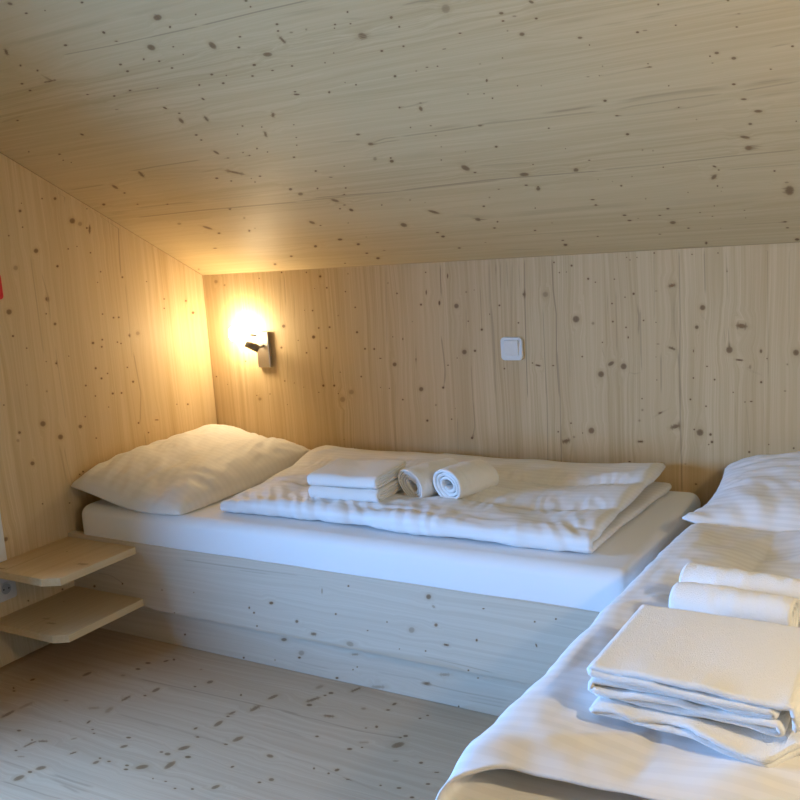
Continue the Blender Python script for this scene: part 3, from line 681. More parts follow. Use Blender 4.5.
STREAKS = {
'L': '''-0.425 1.45 -0.436 1.349 -0.442 1.252 0.0027 0.6
-0.654 1.567 -0.661 1.515 0.0024 0.5
-0.831 1.345 -0.83 1.177 -0.829 1.006 0.0022 0.35
-0.796 1.287 -0.781 1.201 -0.783 1.116 0.0023 0.3
-0.425 1.225 -0.43 1.058 -0.435 0.932 0.0027 0.25
-0.424 0.961 -0.41 0.798 -0.431 0.682 0.0028 0.5
-0.779 1.028 -0.773 0.761 0.0023 0.3
-0.816 0.681 -0.802 0.537 0.0034 0.3
-0.798 0.677 -0.782 0.532 0.0023 0.25
-0.415 0.646 -0.414 0.58 0.0028 0.4
-1.078 0.534 -1.087 0.395 0.003 0.3
-0.956 0.902 -0.957 0.789 0.0105 0.2''',
'B': '''0.427 1.219 0.426 1.153 0.423 1.089 0.002 0.5
0.469 1.151 0.463 1.033 0.002 0.3
0.577 0.96 0.57 0.834 0.577 0.778 0.0019 0.4
0.636 0.898 0.625 0.819 0.628 0.779 0.0019 0.4
0.411 0.913 0.402 0.783 0.002 0.35
0.636 1.092 0.644 1.061 0.0019 0.4
0.408 1.208 0.392 1.018 0.003 0.2
1.127 1.221 1.124 1.165 1.123 1.101 0.002 0.7
1.113 0.968 1.119 0.891 1.121 0.84 1.113 0.777 0.0025 0.6
1.278 1.138 1.277 1.054 1.277 0.991 0.0015 0.4
1.316 1.068 1.32 0.984 1.32 0.842 0.0038 0.45
1.343 1.218 1.341 1.17 0.0023 0.5
1.317 1.219 1.312 1.054 0.0038 0.3
1.22 1.07 1.216 0.985 0.0016 0.3
1.227 0.863 1.226 0.71 0.0016 0.4
0.899 1.218 0.881 0.928 0.0034 0.2
1.006 0.928 1 0.839 0.0017 0.35
1.449 1.226 1.444 1.085 1.44 0.906 1.438 0.745 0.0018 0.7
1.547 1.218 1.547 1.115 1.555 1.035 1.55 0.886 1.555 0.749 0.0021 0.65
1.508 1.056 1.508 0.879 1.508 0.747 0.0016 0.5
1.426 1.207 1.428 1.126 0.0015 0.3
1.314 1.088 1.318 0.878 1.318 0.742 0.0046 0.35
1.383 1.223 1.382 1.121 0.0019 0.35
1.361 1.224 1.356 1.122 0.0019 0.35
1.403 1.215 1.387 0.962 0.0029 0.2
1.761 1.108 1.758 0.907 0.002 0.3
1.828 1.061 1.834 1.017 1.829 0.959 0.0026 0.45
1.709 0.933 1.711 0.907 1.718 0.887 0.0014 0.35
1.734 1.103 1.729 1.025 0.0013 0.25
1.597 0.96 1.595 0.811 0.0042 0.2
2.038 1.227 2.039 1.142 2.04 1.081 0.0018 0.55
1.963 1.225 1.963 1.008 1.959 0.85 1.962 0.76 0.0018 0.55
1.942 1.102 1.945 1.015 1.946 0.926 0.0086 0.28
1.955 0.913 1.959 0.85 0.0031 0.5
1.885 1.217 1.883 1.009 0.0019 0.25
1.902 0.907 1.901 0.791 0.0019 0.4
2.28 1.229 2.28 1.201 0.0014 0.9
2.22 1.228 2.222 0.828 0.0014 0.3
2.279 1.202 2.28 0.943 0.0011 0.3
2.107 0.987 2.11 0.92 0.0015 0.4
2.095 0.987 2.097 0.926 0.0012 0.3
2.102 1.211 2.107 1.067 0.0014 0.25
2.018 1.038 2.05 0.988 0.003 0.15
1.838 1.048 1.837 0.881 0.0026 0.5
2.153 0.858 2.21 0.834 0.0031 0.12
1.125 0.84 1.118 0.801 1.112 0.779 0.0021 0.45
1.227 0.733 1.23 0.637 1.218 0.594 0.0018 0.5
1.161 0.667 1.155 0.522 0.0014 0.6
0.909 0.798 0.885 0.52 0.0031 0.2
1.553 0.913 1.557 0.756 1.553 0.503 0.0018 0.6
1.507 0.913 1.51 0.74 1.503 0.5 0.0016 0.55
1.9 0.9 1.9 0.771 0.0019 0.45
1.959 0.913 1.959 0.662 1.96 0.603 1.961 0.444 0.0025 0.55
1.838 0.913 1.838 0.842 0.0019 0.4
1.794 0.841 1.816 0.835 1.836 0.84 0.002 0.3
1.602 0.611 1.605 0.513 0.005 0.25
1.869 0.691 1.927 0.726 0.0026 0.2
1.722 0.913 1.732 0.887 0.002 0.2
2.126 0.758 2.129 0.639 0.0015 0.2
2.159 0.743 2.17 0.602 0.0015 0.2
2.209 0.76 2.213 0.604 0.0014 0.2''',
'C': '''0.7 1.344 0.883 1.336 1.16 1.331 0.0019 0.55
0.559 1.421 0.786 1.418 0.975 1.415 0.0065 0.2
0.975 1.415 1.225 1.405 0.0061 0.13
0.184 1.143 0.314 1.154 0.003 0.3
0.392 0.802 0.542 0.808 0.701 0.809 0.0029 0.5
0.331 1.255 0.616 1.255 0.0029 0.2
0.721 1.163 0.864 1.156 0.003 0.3
0.036 0.741 0.216 0.746 0.0032 0.4
1.161 1.332 1.339 1.333 1.475 1.331 0.0019 0.65
1.306 0.778 1.352 0.789 1.399 0.787 0.0026 0.5
1.299 0.767 1.343 0.773 1.39 0.773 0.0028 0.4
0.926 0.521 1.085 0.516 1.243 0.508 0.0034 0.55
0.701 0.809 0.891 0.802 0.0107 0.15
1.375 1.305 1.529 1.294 0.007 0.25
1.28 1.196 1.5 1.183 1.619 1.184 0.007 0.15
1.174 0.807 1.275 0.796 0.0038 0.3
0.643 0.743 0.753 0.752 0.0038 0.25
1.506 1.258 1.562 1.242 0.0033 0.25
1.399 0.787 1.513 0.787 1.63 0.789 0.0029 0.45
1.632 0.794 1.824 0.784 1.949 0.779 0.0033 0.4
1.811 0.802 1.888 0.802 1.958 0.807 0.0052 0.55
1.246 0.512 1.54 0.521 1.867 0.508 0.0031 0.6
1.482 0.8 1.594 0.803 0.0055 0.35
1.648 0.798 1.696 0.798 1.732 0.786 0.0087 0.35
1.465 0.908 1.512 0.914 1.558 0.919 0.0029 0.35
1.659 1.255 1.697 1.258 1.746 1.25 0.0025 0.5
1.667 0.696 1.762 0.687 0.0036 0.2
1.537 0.6 1.696 0.588 0.0033 0.25
1.344 0.689 1.505 0.695 0.0099 0.12
1.938 1.112 2.05 1.108 0.007 0.18
1.993 0.803 2.071 0.81 2.15 0.81 2.236 0.806 2.253 0.813 0.0068 0.5
2.272 0.801 2.334 0.805 2.394 0.805 0.0074 0.45
2.005 0.782 2.122 0.785 2.232 0.783 0.003 0.4
1.985 0.776 2.029 0.782 0.003 0.3
1.984 0.749 2.148 0.747 2.254 0.757 0.0042 0.2
2.269 0.783 2.332 0.786 2.392 0.789 0.0028 0.45
2.285 0.752 2.338 0.756 2.389 0.759 0.0067 0.25
1.868 0.512 2.033 0.509 2.172 0.514 2.363 0.512 0.0028 0.5
2.179 0.45 2.356 0.445 0.0025 0.35
2.041 1.08 2.102 1.074 0.0047 0.3
2.119 1.078 2.179 1.078 0.0045 0.3
2.342 0.918 2.369 0.923 2.394 0.92 0.0024 0.4
2.359 0.922 2.392 0.923 0.0033 0.25
1.99 0.913 2.104 0.918 0.0022 0.25
2.273 1.041 2.418 1.034 0.0023 0.2
2.126 1.086 2.29 1.083 0.0038 0.12
2.254 0.545 2.366 0.544 0.0104 0.12
0.186 0.575 0.348 0.579 0.482 0.574 0.0049 0.45
0.531 0.578 0.752 0.573 0.0048 0.3
0.136 0.512 0.465 0.516 0.866 0.506 0.0038 0.6
0.025 0.555 0.134 0.56 0.0098 0.45
1.316 0.326 1.37 0.329 1.405 0.31 1.486 0.301 0.0111 0.3
0.868 0.51 1.154 0.508 1.576 0.514 0.0031 0.4
1.486 0.299 1.612 0.307 1.771 0.311 1.949 0.3 0.0141 0.2
1.43 0.168 1.62 0.163 1.777 0.163 0.0027 0.25
1.389 0.07 1.543 0.055 0.0044 0.25
1.946 0.291 2.128 0.302 2.296 0.311 0.012 0.17
2.134 0.14 2.284 0.134 0.0024 0.25
1.933 0.007 2.046 0.005 0.0054 0.45''',
'F': '''0.623 -1.223 0.711 -1.221 0.793 -1.224 0.0027 0.4
0.662 -1.326 0.769 -1.322 0.0025 0.25
0.511 -1.536 0.627 -1.531 0.0022 0.3
0.688 -1.529 0.739 -1.526 0.0021 0.3
0.161 -1.026 0.378 -1.022 0.0034 0.15
0.704 -1.521 0.782 -1.522 0.856 -1.518 0.0033 0.5
0.717 -1.539 0.813 -1.54 0.865 -1.538 0.0033 0.35
0.761 -1.544 0.846 -1.552 0.003 0.4
0.599 -1.601 0.691 -1.596 0.774 -1.593 0.832 -1.587 0.0021 0.55
0.515 -1.032 0.703 -1.024 0.895 -1.016 1.125 -1.008 0.0027 0.55
0.711 -1.221 0.817 -1.217 0.976 -1.219 1.034 -1.22 0.0036 0.3
1.075 -1.194 1.157 -1.194 0.0025 0.35
1.052 -1.097 1.192 -1.099 0.0027 0.3
0.79 -1.1 0.958 -1.09 0.0039 0.15
1.059 -1.015 1.185 -1.013 1.333 -1.015 1.452 -1.001 0.0024 0.5
1.147 -1.102 1.215 -1.102 0.0026 0.3
1.203 -1.202 1.297 -1.198 1.531 -1.233 0.0025 0.2
1.382 -1.01 1.452 -1.001 0.0038 0.25
1.194 -0.683 1.194 -0.684 0.0006 0.01''',
'D': '''0.952 0.34 1.101 0.341 0.0016 0.2
1.01 0.175 1.113 0.166 0.0014 0.15
1.428 0.155 1.569 0.15 1.656 0.145 0.0018 0.35
1.45 0.155 1.555 0.157 0.0014 0.25
1.811 0.314 1.954 0.304 0.0013 0.2
0.549 0.331 0.711 0.332 1.027 0.339 0.0022 0.35
0.782 0.325 0.912 0.327 0.0017 0.25
0.118 0.23 0.194 0.231 0.252 0.211 0.0019 0.4''',
'P': '''0.941 0.037 1.086 0.034 0.0021 0.2
0.94 0.024 1.085 0.024 0.0021 0.2
1.254 0.057 1.417 0.063 0.0026 0.2
1.403 0.053 1.547 0.051 1.691 0.054 0.0022 0.3
1.547 0.041 1.683 0.043 0.0021 0.25
1.546 0.03 1.669 0.032 0.0014 0.25''',
}
import bpy, bmesh, math, random
import numpy as np
from mathutils import Vector, Matrix
from mathutils.geometry import delaunay_2d_cdt

random.seed(7)
SC = bpy.context.scene
COL = SC.collection

# ------------------------------------------------------------------ dimensions (metres)
HC, SL = 1.228, .5058            # knee wall height, roof slope
CS = math.sqrt(1 + SL * SL)
RX, RY = 3.12, -4.1              # room extents
YB, ZT, ZB, YP = -.828, .3638, .1336, -.796

# ------------------------------------------------------------------ helpers
def link(name, me, mats=(), parent=None, smooth=False):
    o = bpy.data.objects.new(name, me)
    COL.objects.link(o)
    for m in mats if isinstance(mats, (list, tuple)) else (mats,):
        me.materials.append(m)
    if smooth:
        me.polygons.foreach_set('use_smooth', [True] * len(me.polygons))
    if parent is not None:
        o.parent = parent
    return o

def tag(o, label=None, cat=None, group=None, kind=None):
    if label: o['label'] = label
    if cat: o['category'] = cat
    if group: o['group'] = group
    if kind: o['kind'] = kind
    return o

def thing(name, label, cat, loc=(0, 0, 0), group=None, kind=None):
    o = bpy.data.objects.new(name, None)
    COL.objects.link(o)
    o.location = loc
    o.empty_display_size = .05
    bpy.context.view_layer.update()
    return tag(o, label, cat, group, kind)

def keep(o, parent):
    """parent keeping the world coordinates the mesh was built in"""
    o.parent = parent
    o.matrix_parent_inverse = Matrix.Translation(parent.location).inverted()
    return o

def from_np(name, V, F, mats, parent=None, smooth=True):
    me = bpy.data.meshes.new(name)
    me.from_pydata([tuple(v) for v in V], [], [tuple(int(i) for i in f) for f in F])
    me.validate(); me.update()
    bm = bmesh.new(); bm.from_mesh(me)
    bmesh.ops.recalc_face_normals(bm, faces=bm.faces)
    bm.to_mesh(me); bm.free()
    o = link(name, me, mats, None, smooth)
    if parent is not None: keep(o, parent)
    return o

def bm_obj(name, bm, mats, parent=None, smooth=False):
    bmesh.ops.recalc_face_normals(bm, faces=bm.faces)
    me = bpy.data.meshes.new(name); bm.to_mesh(me); bm.free()
    o = link(name, me, mats, None, smooth)
    if parent is not None: keep(o, parent)
    return o

def box_bm(x0, x1, y0, y1, z0, z1, bev=0., seg=2, bm=None):
    bm2 = bmesh.new()
    bmesh.ops.create_cube(bm2, size=1)
    for v in bm2.verts:
        v.co = Vector(((x0 + x1) / 2 + v.co.x * (x1 - x0), (y0 + y1) / 2 + v.co.y * (y1 - y0), (z0 + z1) / 2 + v.co.z * (z1 - z0)))
    if bev:
        bmesh.ops.bevel(bm2, geom=list(bm2.edges), offset=bev, segments=seg, profile=.5, affect='EDGES')
    if bm is None: return bm2
    me = bpy.data.meshes.new('tmp'); bm2.to_mesh(me); bm2.free(); bm.from_mesh(me); bpy.data.meshes.remove(me)
    return bm

def prism_bm(poly, z0, z1, bev=0.):
    bm = bmesh.new()
    vs = [bm.verts.new((p[0], p[1], z0)) for p in poly]
    f = bm.faces.new(vs)
    r = bmesh.ops.extrude_face_region(bm, geom=[f])
    for v in r['geom']:
        if isinstance(v, bmesh.types.BMVert): v.co.z = z1
    if bev:
        bmesh.ops.bevel(bm, geom=list(bm.edges), offset=bev, segments=2, profile=.5, affect='EDGES')
    return bm

def tube_bm(p0, p1, r, seg=24, r1=None, bm=None, caps=True):
    bm = bm or bmesh.new()
    p0, p1 = Vector(p0), Vector(p1)
    r1 = r if r1 is None else r1
    d = (p1 - p0).normalized()
    a = d.orthogonal().normalized(); b = d.cross(a)
    A = [bm.verts.new(p0 + (a * math.cos(t) + b * math.sin(t)) * r) for t in [2 * math.pi * i / seg for i in range(seg)]]
    B = [bm.verts.new(p1 + (a * math.cos(t) + b * math.sin(t)) * r1) for t in [2 * math.pi * i / seg for i in range(seg)]]
    for i in range(seg):
        bm.faces.new((A[i], A[(i + 1) % seg], B[(i + 1) % seg], B[i]))
    if caps:
        bm.faces.new(A); bm.faces.new(B)
    return bm

# ---- value noise
_rng = np.random.RandomState(11)
_T = _rng.rand(64, 256, 256) * 2 - 1
def vn(x, y, seed=0):
    x = np.asarray(x, float); y = np.asarray(y, float)
    t = _T[seed % 64]
    xi = np.floor(x).astype(int); yi = np.floor(y).astype(int)
    fx = x - xi; fy = y - yi
    fx = fx * fx * fx * (fx * (fx * 6 - 15) + 10); fy = fy * fy * fy * (fy * (fy * 6 - 15) + 10)
    g = lambda a, b: t[a % 256, b % 256]
    return (g(xi, yi) * (1 - fx) + g(xi + 1, yi) * fx) * (1 - fy) + (g(xi, yi + 1) * (1 - fx) + g(xi + 1, yi + 1) * fx) * fy
def fbm(x, y, seed=0, o=3):
    s = 0; a = 1.
    for k in range(o):
        s = s + a * vn(x * 2 ** k, y * 2 ** k, seed + k); a *= .5
    return s
def ridge(x, y, seed=0):
    return 1 - np.abs(vn(x, y, seed)) * 2
def sstep(a, b, x):
    t = np.clip((x - a) / (b - a), 0, 1); return t * t * (3 - 2 * t)

# ---- a soft sheet of cloth with thickness: P grid (n,m,3), h half thickness (n,m)
def sheet(name, P, h, mat, parent=None, disp=None):
    n, m, _ = P.shape
    du = np.gradient(P, axis=0); dv = np.gradient(P, axis=1)
    N = np.cross(du, dv); N /= np.linalg.norm(N, axis=2, keepdims=True) + 1e-12
    h = np.broadcast_to(h, (n, m))
    if disp is None: disp = 0.
    top = P + N * (h + disp)[..., None]
    bot = P - N * (h - (disp if np.isscalar(disp) else disp * .3))[..., None]
    V = np.concatenate([top.reshape(-1, 3), bot.reshape(-1, 3)])
    idx = np.arange(n * m).reshape(n, m); ib = idx + n * m
    F = []
    for A, flip in ((idx, 0), (ib, 1)):
        q = np.stack([A[:-1, :-1], A[1:, :-1], A[1:, 1:], A[:-1, 1:]], -1).reshape(-1, 4)
        F.append(q[:, ::-1] if flip else q)
    # rim with a rounded middle row
    rim = [(i, 0) for i in range(n)] + [(n - 1, j) for j in range(1, m)] + [(i, m - 1) for i in range(n - 2, -1, -1)] + [(0, j) for j in range(m - 2, 0, -1)]
    mid = []
    for (i, j) in rim:
        out = np.zeros(3)
        if i == 0: out -= du[i, j] / (np.linalg.norm(du[i, j]) + 1e-12)
        if i == n - 1: out += du[i, j] / (np.linalg.norm(du[i, j]) + 1e-12)
        if j == 0: out -= dv[i, j] / (np.linalg.norm(dv[i, j]) + 1e-12)
        if j == m - 1: out += dv[i, j] / (np.linalg.norm(dv[i, j]) + 1e-12)
        out /= np.linalg.norm(out) + 1e-12
        c = (top[i, j] + bot[i, j]) / 2
        mid.append(c + out * h[i, j] * .9)
    b0 = len(V); V = np.concatenate([V, np.array(mid)])
    L = len(rim); Q = []
    for k in range(L):
        k2 = (k + 1) % L
        a, b = idx[rim[k]], idx[rim[k2]]
        Q.append((a, b, b0 + k2, b0 + k)); Q.append((b0 + k, b0 + k2, ib[rim[k2]], ib[rim[k]]))
    F = np.concatenate(F + [np.array(Q)])
    return from_np(name, V, F, mat, parent, True)

def path_resample(pts, n):
    pts = np.array(pts, float)
    d = np.r_[0, np.cumsum(np.linalg.norm(np.diff(pts, axis=0), axis=1))]
    t = np.linspace(0, d[-1], n)
    return np.stack([np.interp(t, d, pts[:, k]) for k in range(pts.shape[1])], -1), t

# ------------------------------------------------------------------ materials
def new_mat(name):
    m = bpy.data.materials.new(name); m.use_nodes = True
    nt = m.node_tree; b = nt.nodes['Principled BSDF']
    return m, nt, b
def N(nt, t, **kw):
    n = nt.nodes.new(t)
    for k, v in kw.items():
        if k.startswith('i_'):
            key = k[2:]; key = int(key) if key.isdigit() else key.replace('_', ' ')
            n.inputs[key].default_value = v
        else: setattr(n, k, v)
    return n
def ramp(nt, stops, fac):
    r = nt.nodes.new('ShaderNodeValToRGB')
    cr = r.color_ramp
    while len(cr.elements) < len(stops): cr.elements.new(.5)
    for e, (p, c) in zip(cr.elements, stops):
        e.position = p; e.color = (*c, 1) if len(c) == 3 else c
    nt.links.new(fac, r.inputs[0]); return r
def math_n(nt, op, a, b=None, c=None):
    n = nt.nodes.new('ShaderNodeMath'); n.operation = op
    for i, v in enumerate((a, b, c)):
        if v is None: continue
        if isinstance(v, (int, float)): n.inputs[i].default_value = v
        else: nt.links.new(v, n.inputs[i])
    return n.outputs[0]
def mix(nt, fac, a, b, mode='MIX'):
    n = nt.nodes.new('ShaderNodeMix'); n.data_type = 'RGBA'; n.blend_type = mode
    for s, v in ((0, fac), (6, a), (7, b)):
        if isinstance(v, (int, float)): n.inputs[s].default_value = v
        elif isinstance(v, tuple): n.inputs[s].default_value = (*v, 1)
        else: nt.links.new(v, n.inputs[s])
    return n.outputs[2]

def wood(name, grain, across, base=(.68, .53, .315), late=(.47, .325, .155), board=.10, tint=.13, rough=.55, marks=True, seed=0.):
    """whitewashed spruce: grain / across are axis indices 0..2"""
    m, nt, b = new_mat(name); L = nt.links.new
    tc = N(nt, 'ShaderNodeTexCoord')
    sep = N(nt, 'ShaderNodeSeparateXYZ'); L(tc.outputs['Object'], sep.inputs[0])
    g = sep.outputs[grain]
    a = sep.outputs[across]
    o = sep.outputs[3 - grain - across]
    if marks:
        wp = N(nt, 'ShaderNodeAttribute', attribute_name='warp')
        a_w = math_n(nt, 'ADD', a, wp.outputs['Fac'])
    else: a_w = a
    # slow wander of the grain
    cmb0 = N(nt, 'ShaderNodeCombineXYZ')
    L(math_n(nt, 'MULTIPLY', g, 1.3), cmb0.inputs[0]); L(math_n(nt, 'MULTIPLY', a, 7.), cmb0.inputs[1]); L(math_n(nt, 'MULTIPLY', o, 7.), cmb0.inputs[2])
    n0 = N(nt, 'ShaderNodeTexNoise', i_Scale=1., i_Detail=2.); L(cmb0.outputs[0], n0.inputs['Vector'])
    wander = math_n(nt, 'MULTIPLY', math_n(nt, 'SUBTRACT', n0.outputs['Fac'], .5), .05)
    aw2 = math_n(nt, 'ADD', a_w, wander)
    def stretched(sg, sa, det, off):
        c = N(nt, 'ShaderNodeCombineXYZ')
        L(math_n(nt, 'MULTIPLY_ADD', g, sg, off + seed), c.inputs[0])
        L(math_n(nt, 'MULTIPLY', aw2, sa), c.inputs[1])
        L(math_n(nt, 'MULTIPLY', o, sa), c.inputs[2])
        n = N(nt, 'ShaderNodeTexNoise', i_Scale=1., i_Detail=det, i_Roughness=.6); L(c.outputs[0], n.inputs['Vector'])
        return n.outputs['Fac']
    fine = stretched(2.2, 260., 3., 0.)
    mid = stretched(1.0, 70., 2., 13.)
    wide = stretched(.7, 14., 2., 31.)
    # glued lamellae of random tone
    vo = N(nt, 'ShaderNodeTexVoronoi', voronoi_dimensions='1D', i_Scale=1. / board, i_Randomness=.9)
    L(math_n(nt, 'ADD', a, 3.17 + seed), vo.inputs['W'])
    vs = N(nt, 'ShaderNodeSeparateColor'); L(vo.outputs['Color'], vs.inputs[0])
    rf = ramp(nt, [(.38, (0, 0, 0)), (.66, (1, 1, 1))], fine).outputs[0]
    rm = ramp(nt, [(.42, (0, 0, 0)), (.66, (1, 1, 1))], mid).outputs[0]
    rw = ramp(nt, [(.40, (0, 0, 0)), (.75, (1, 1, 1))], wide).outputs[0]
    col = mix(nt, math_n(nt, 'MULTIPLY', rf, .55), base, late)
    col = mix(nt, math_n(nt, 'MULTIPLY', rm, .68), col, late)
    col = mix(nt, math_n(nt, 'MULTIPLY', rw, .22), col, (late[0] * .92, late[1] * .85, late[2] * .78))
    dk = (base[0] * (1 - tint * 1.6), base[1] * (1 - tint * 2.), base[2] * (1 - tint * 2.6))
    col = mix(nt, math_n(nt, 'MULTIPLY', vs.outputs[0], .55), col, dk)
    col = mix(nt, math_n(nt, 'MULTIPLY', vs.outputs[1], .30), col, (min(1, base[0] * 1.1), base[1] * 1.1, base[2] * 1.12))
    if marks:
        kn = N(nt, 'ShaderNodeAttribute', attribute_name='knot').outputs['Fac']
        ha = N(nt, 'ShaderNodeAttribute', attribute_name='halo').outputs['Fac']
        st = N(nt, 'ShaderNodeAttribute', attribute_name='streak').outputs['Fac']
        nk = N(nt, 'ShaderNodeTexNoise', i_Scale=260., i_Detail=2.); L(tc.outputs['Object'], nk.inputs['Vector'])
        kcol = mix(nt, nk.outputs['Fac'], (.075, .034, .012), (.25, .13, .05))
        col = mix(nt, math_n(nt, 'MULTIPLY', ha, .34), col, (.40, .25, .11))
        nst = math_n(nt, 'MULTIPLY', st, math_n(nt, 'MULTIPLY_ADD', fine, .8, .55))
        col = mix(nt, nst, col, (.17, .10, .05))
        col = mix(nt, kn, col, kcol)
    L(col, b.inputs['Base Color'])
    b.inputs['Roughness'].default_value = rough
    b.inputs['Specular IOR Level'].default_value = .25
    bp = N(nt, 'ShaderNodeBump', i_Strength=.08, i_Distance=.002); L(mid, bp.inputs['Height']); L(bp.outputs[0], b.inputs['Normal'])
    return m

W_BACK = wood('spruce_back_wall', 2, 0)
W_LEFT = wood('spruce_left_wall', 2, 1, seed=5.)
W_CEIL = wood('spruce_ceiling', 0, 1, base=(.63, .495, .28), late=(.465, .34, .17), board=.14, tint=.07, seed=9.)
W_FLOOR = wood('spruce_floor', 0, 1, base=(.50, .375, .25), late=(.36, .25, .155), board=.13, seed=2.)
W_BED = wood('spruce_bed_board', 0, 2, base=(.62, .55, .45), late=(.51, .43, .33), board=.3, tint=.05, seed=3.)
W_BEDY = wood('spruce_bed_side', 1, 2, base=(.68, .58, .45), late=(.58, .46, .33), board=.3, tint=.05, marks=False, seed=4.)
W_SHELF = wood('spruce_shelf', 1, 0, base=(.66, .52, .32), late=(.51, .365, .19), board=.12, tint=.08, seed=8.)
W_PLAIN = wood('spruce_plain', 2, 0, marks=False, seed=12.)

def cloth(name, base=(.80, .80, .80), axis=None, period=.022, amp=.05, weave=900, bump=.15, terry=False, second=None):
    m, nt, b = new_mat(name); L = nt.links.new
    tc = N(nt, 'ShaderNodeTexCoord')
    col = None
    if axis is not None:
        sep = N(nt, 'ShaderNodeSeparateXYZ'); L(tc.outputs['Object'], sep.inputs[0])
        s = sep.outputs[axis]
        if second is not None: s = math_n(nt, 'ADD', s, sep.outputs[second])
        w = math_n(nt, 'SINE', math_n(nt, 'MULTIPLY', s, 2 * math.pi / period))
        w = ramp(nt, [(.42, (0, 0, 0)), (.58, (1, 1, 1))], math_n(nt, 'MULTIPLY_ADD', w, .5, .5)).outputs[0]
        col = mix(nt, w, tuple(c * (1 - amp) for c in base), tuple(min(.95, c * (1 + amp * .6)) for c in base))
        rr = math_n(nt, 'MULTIPLY_ADD', w, -.25, .75)
        L(rr, b.inputs['Roughness'])
    else: b.inputs['Roughness'].default_value = .9
    if col is not None: L(col, b.inputs['Base Color'])
    else: b.inputs['Base Color'].default_value = (*base, 1)
    b.inputs['Specular IOR Level'].default_value = .2
    b.inputs['Sheen Weight'].default_value = .15 if terry else .05
    n = N(nt, 'ShaderNodeTexNoise', i_Scale=float(weave), i_Detail=2.); L(tc.outputs['Object'], n.inputs['Vector'])
    bp = N(nt, 'ShaderNodeBump', i_Strength=bump, i_Distance=.003 if terry else .001)
    L(n.outputs['Fac'], bp.inputs['Height']); L(bp.outputs[0], b.inputs['Normal'])
    return m
C_SHEET = cloth('cotton_sheet', (.80, .80, .80))
C_DUV1 = cloth('striped_sateen_long_bed', (.80, .79, .78), axis=1, second=2, period=.026, amp=.02)
C_DUV2 = cloth('striped_sateen_right_bed', (.81, .80, .80), axis=1, period=.030, amp=.032)
C_PIL1 = cloth('cotton_pillow_cover', (.80, .78, .75), axis=1, period=.026, amp=.015)
C_PIL2 = cloth('striped_pillow_cover', (.82, .81, .81), axis=1, second=2, period=.026, amp=.045)
C_TERRY = cloth('white_terry', (.90, .89, .87), weave=480, bump=.7, terry=True)

def plain(name, col, rough=.5, metal=0., spec=.5, emit=None, es=0.):
    m, nt, b = new_mat(name); L = nt.links.new
    tc = N(nt, 'ShaderNodeTexCoord')
    n = N(nt, 'ShaderNodeTexNoise', i_Scale=60., i_Detail=2.); L(tc.outputs['Object'], n.inputs['Vector'])
    c = mix(nt, n.outputs['Fac'], tuple(x * .95 for x in col), tuple(min(1, x * 1.05) for x in col))
    L(c, b.inputs['Base Color'])
    b.inputs['Roughness'].default_value = rough; b.inputs['Metallic'].default_value = metal
    b.inputs['Specular IOR Level'].default_value = spec
    if emit:
        b.inputs['Emission Color'].default_value = (*emit, 1); b.inputs['Emission Strength'].default_value = es
    return m
M_WHITE = plain('white_paint', (.72, .72, .70), .45)
M_PLASTIC = plain('white_plastic', (.74, .74, .72), .3)
M_GREYPL = plain('shaded_plastic', (.52, .50, .47), .4)  # white plastic darkened in colour to stand in for shade between the shelves
M_NICKEL = plain('satin_nickel', (.62, .59, .54), .32, 1.)
M_DARKMETAL = plain('dark_metal', (.24, .21, .17), .4, .8)
M_HOLE = plain('socket_hole', (.02, .02, .02), .6)
M_RED = plain('red_enamel', (.62, .01, .02), .4)
M_OPAL = plain('opal_glass_lit', (.9, .87, .8), .3, emit=LAMP_COL, es=LAMP_E)
M_OPAL2 = plain('opal_glass_dimmer', (.9, .87, .8), .3, emit=LAMP_COL, es=LAMP2_E)

# ------------------------------------------------------------------ wooden surfaces with their knots
def load(s):
    K = [list(map(float, r.split())) for r in KNOTS[s].splitlines() if r.strip()]
    for k in K:
        big = max(math.hypot(k[2], k[3]), math.hypot(k[4], k[5])) > .0095
        for i in range(2, 6): k[i] *= (.92 if s == 'F' else .84 if big else KSC)
    T = []
    for r in STREAKS[s].splitlines():
        q = list(map(float, r.split()))
        if q: T.append((np.array(q[:-2]).reshape(-1, 2), q[-2], q[-1]))
    return K, T

def marks(s, box, inside, dens, seen):
    """knots read from the photo plus a random sprinkle where the photo does not look"""
    K, T = load(s) if s in KNOTS else ([], [])
    r = random.Random(hash_s(s))
    n = int(dens * (box[1] - box[0]) * (box[3] - box[2]))
    for _ in range(n):
        u = r.uniform(box[0], box[1]); v = r.uniform(box[2], box[3])
        if seen(u, v) or not inside(u, v): continue
        a = r.uniform(.003, .010); 
        K.append([u, v, a * 1.2, 0, 0, a, .8])
    return K, T
def hash_s(s): return sum(ord(c) * 31 for c in s)

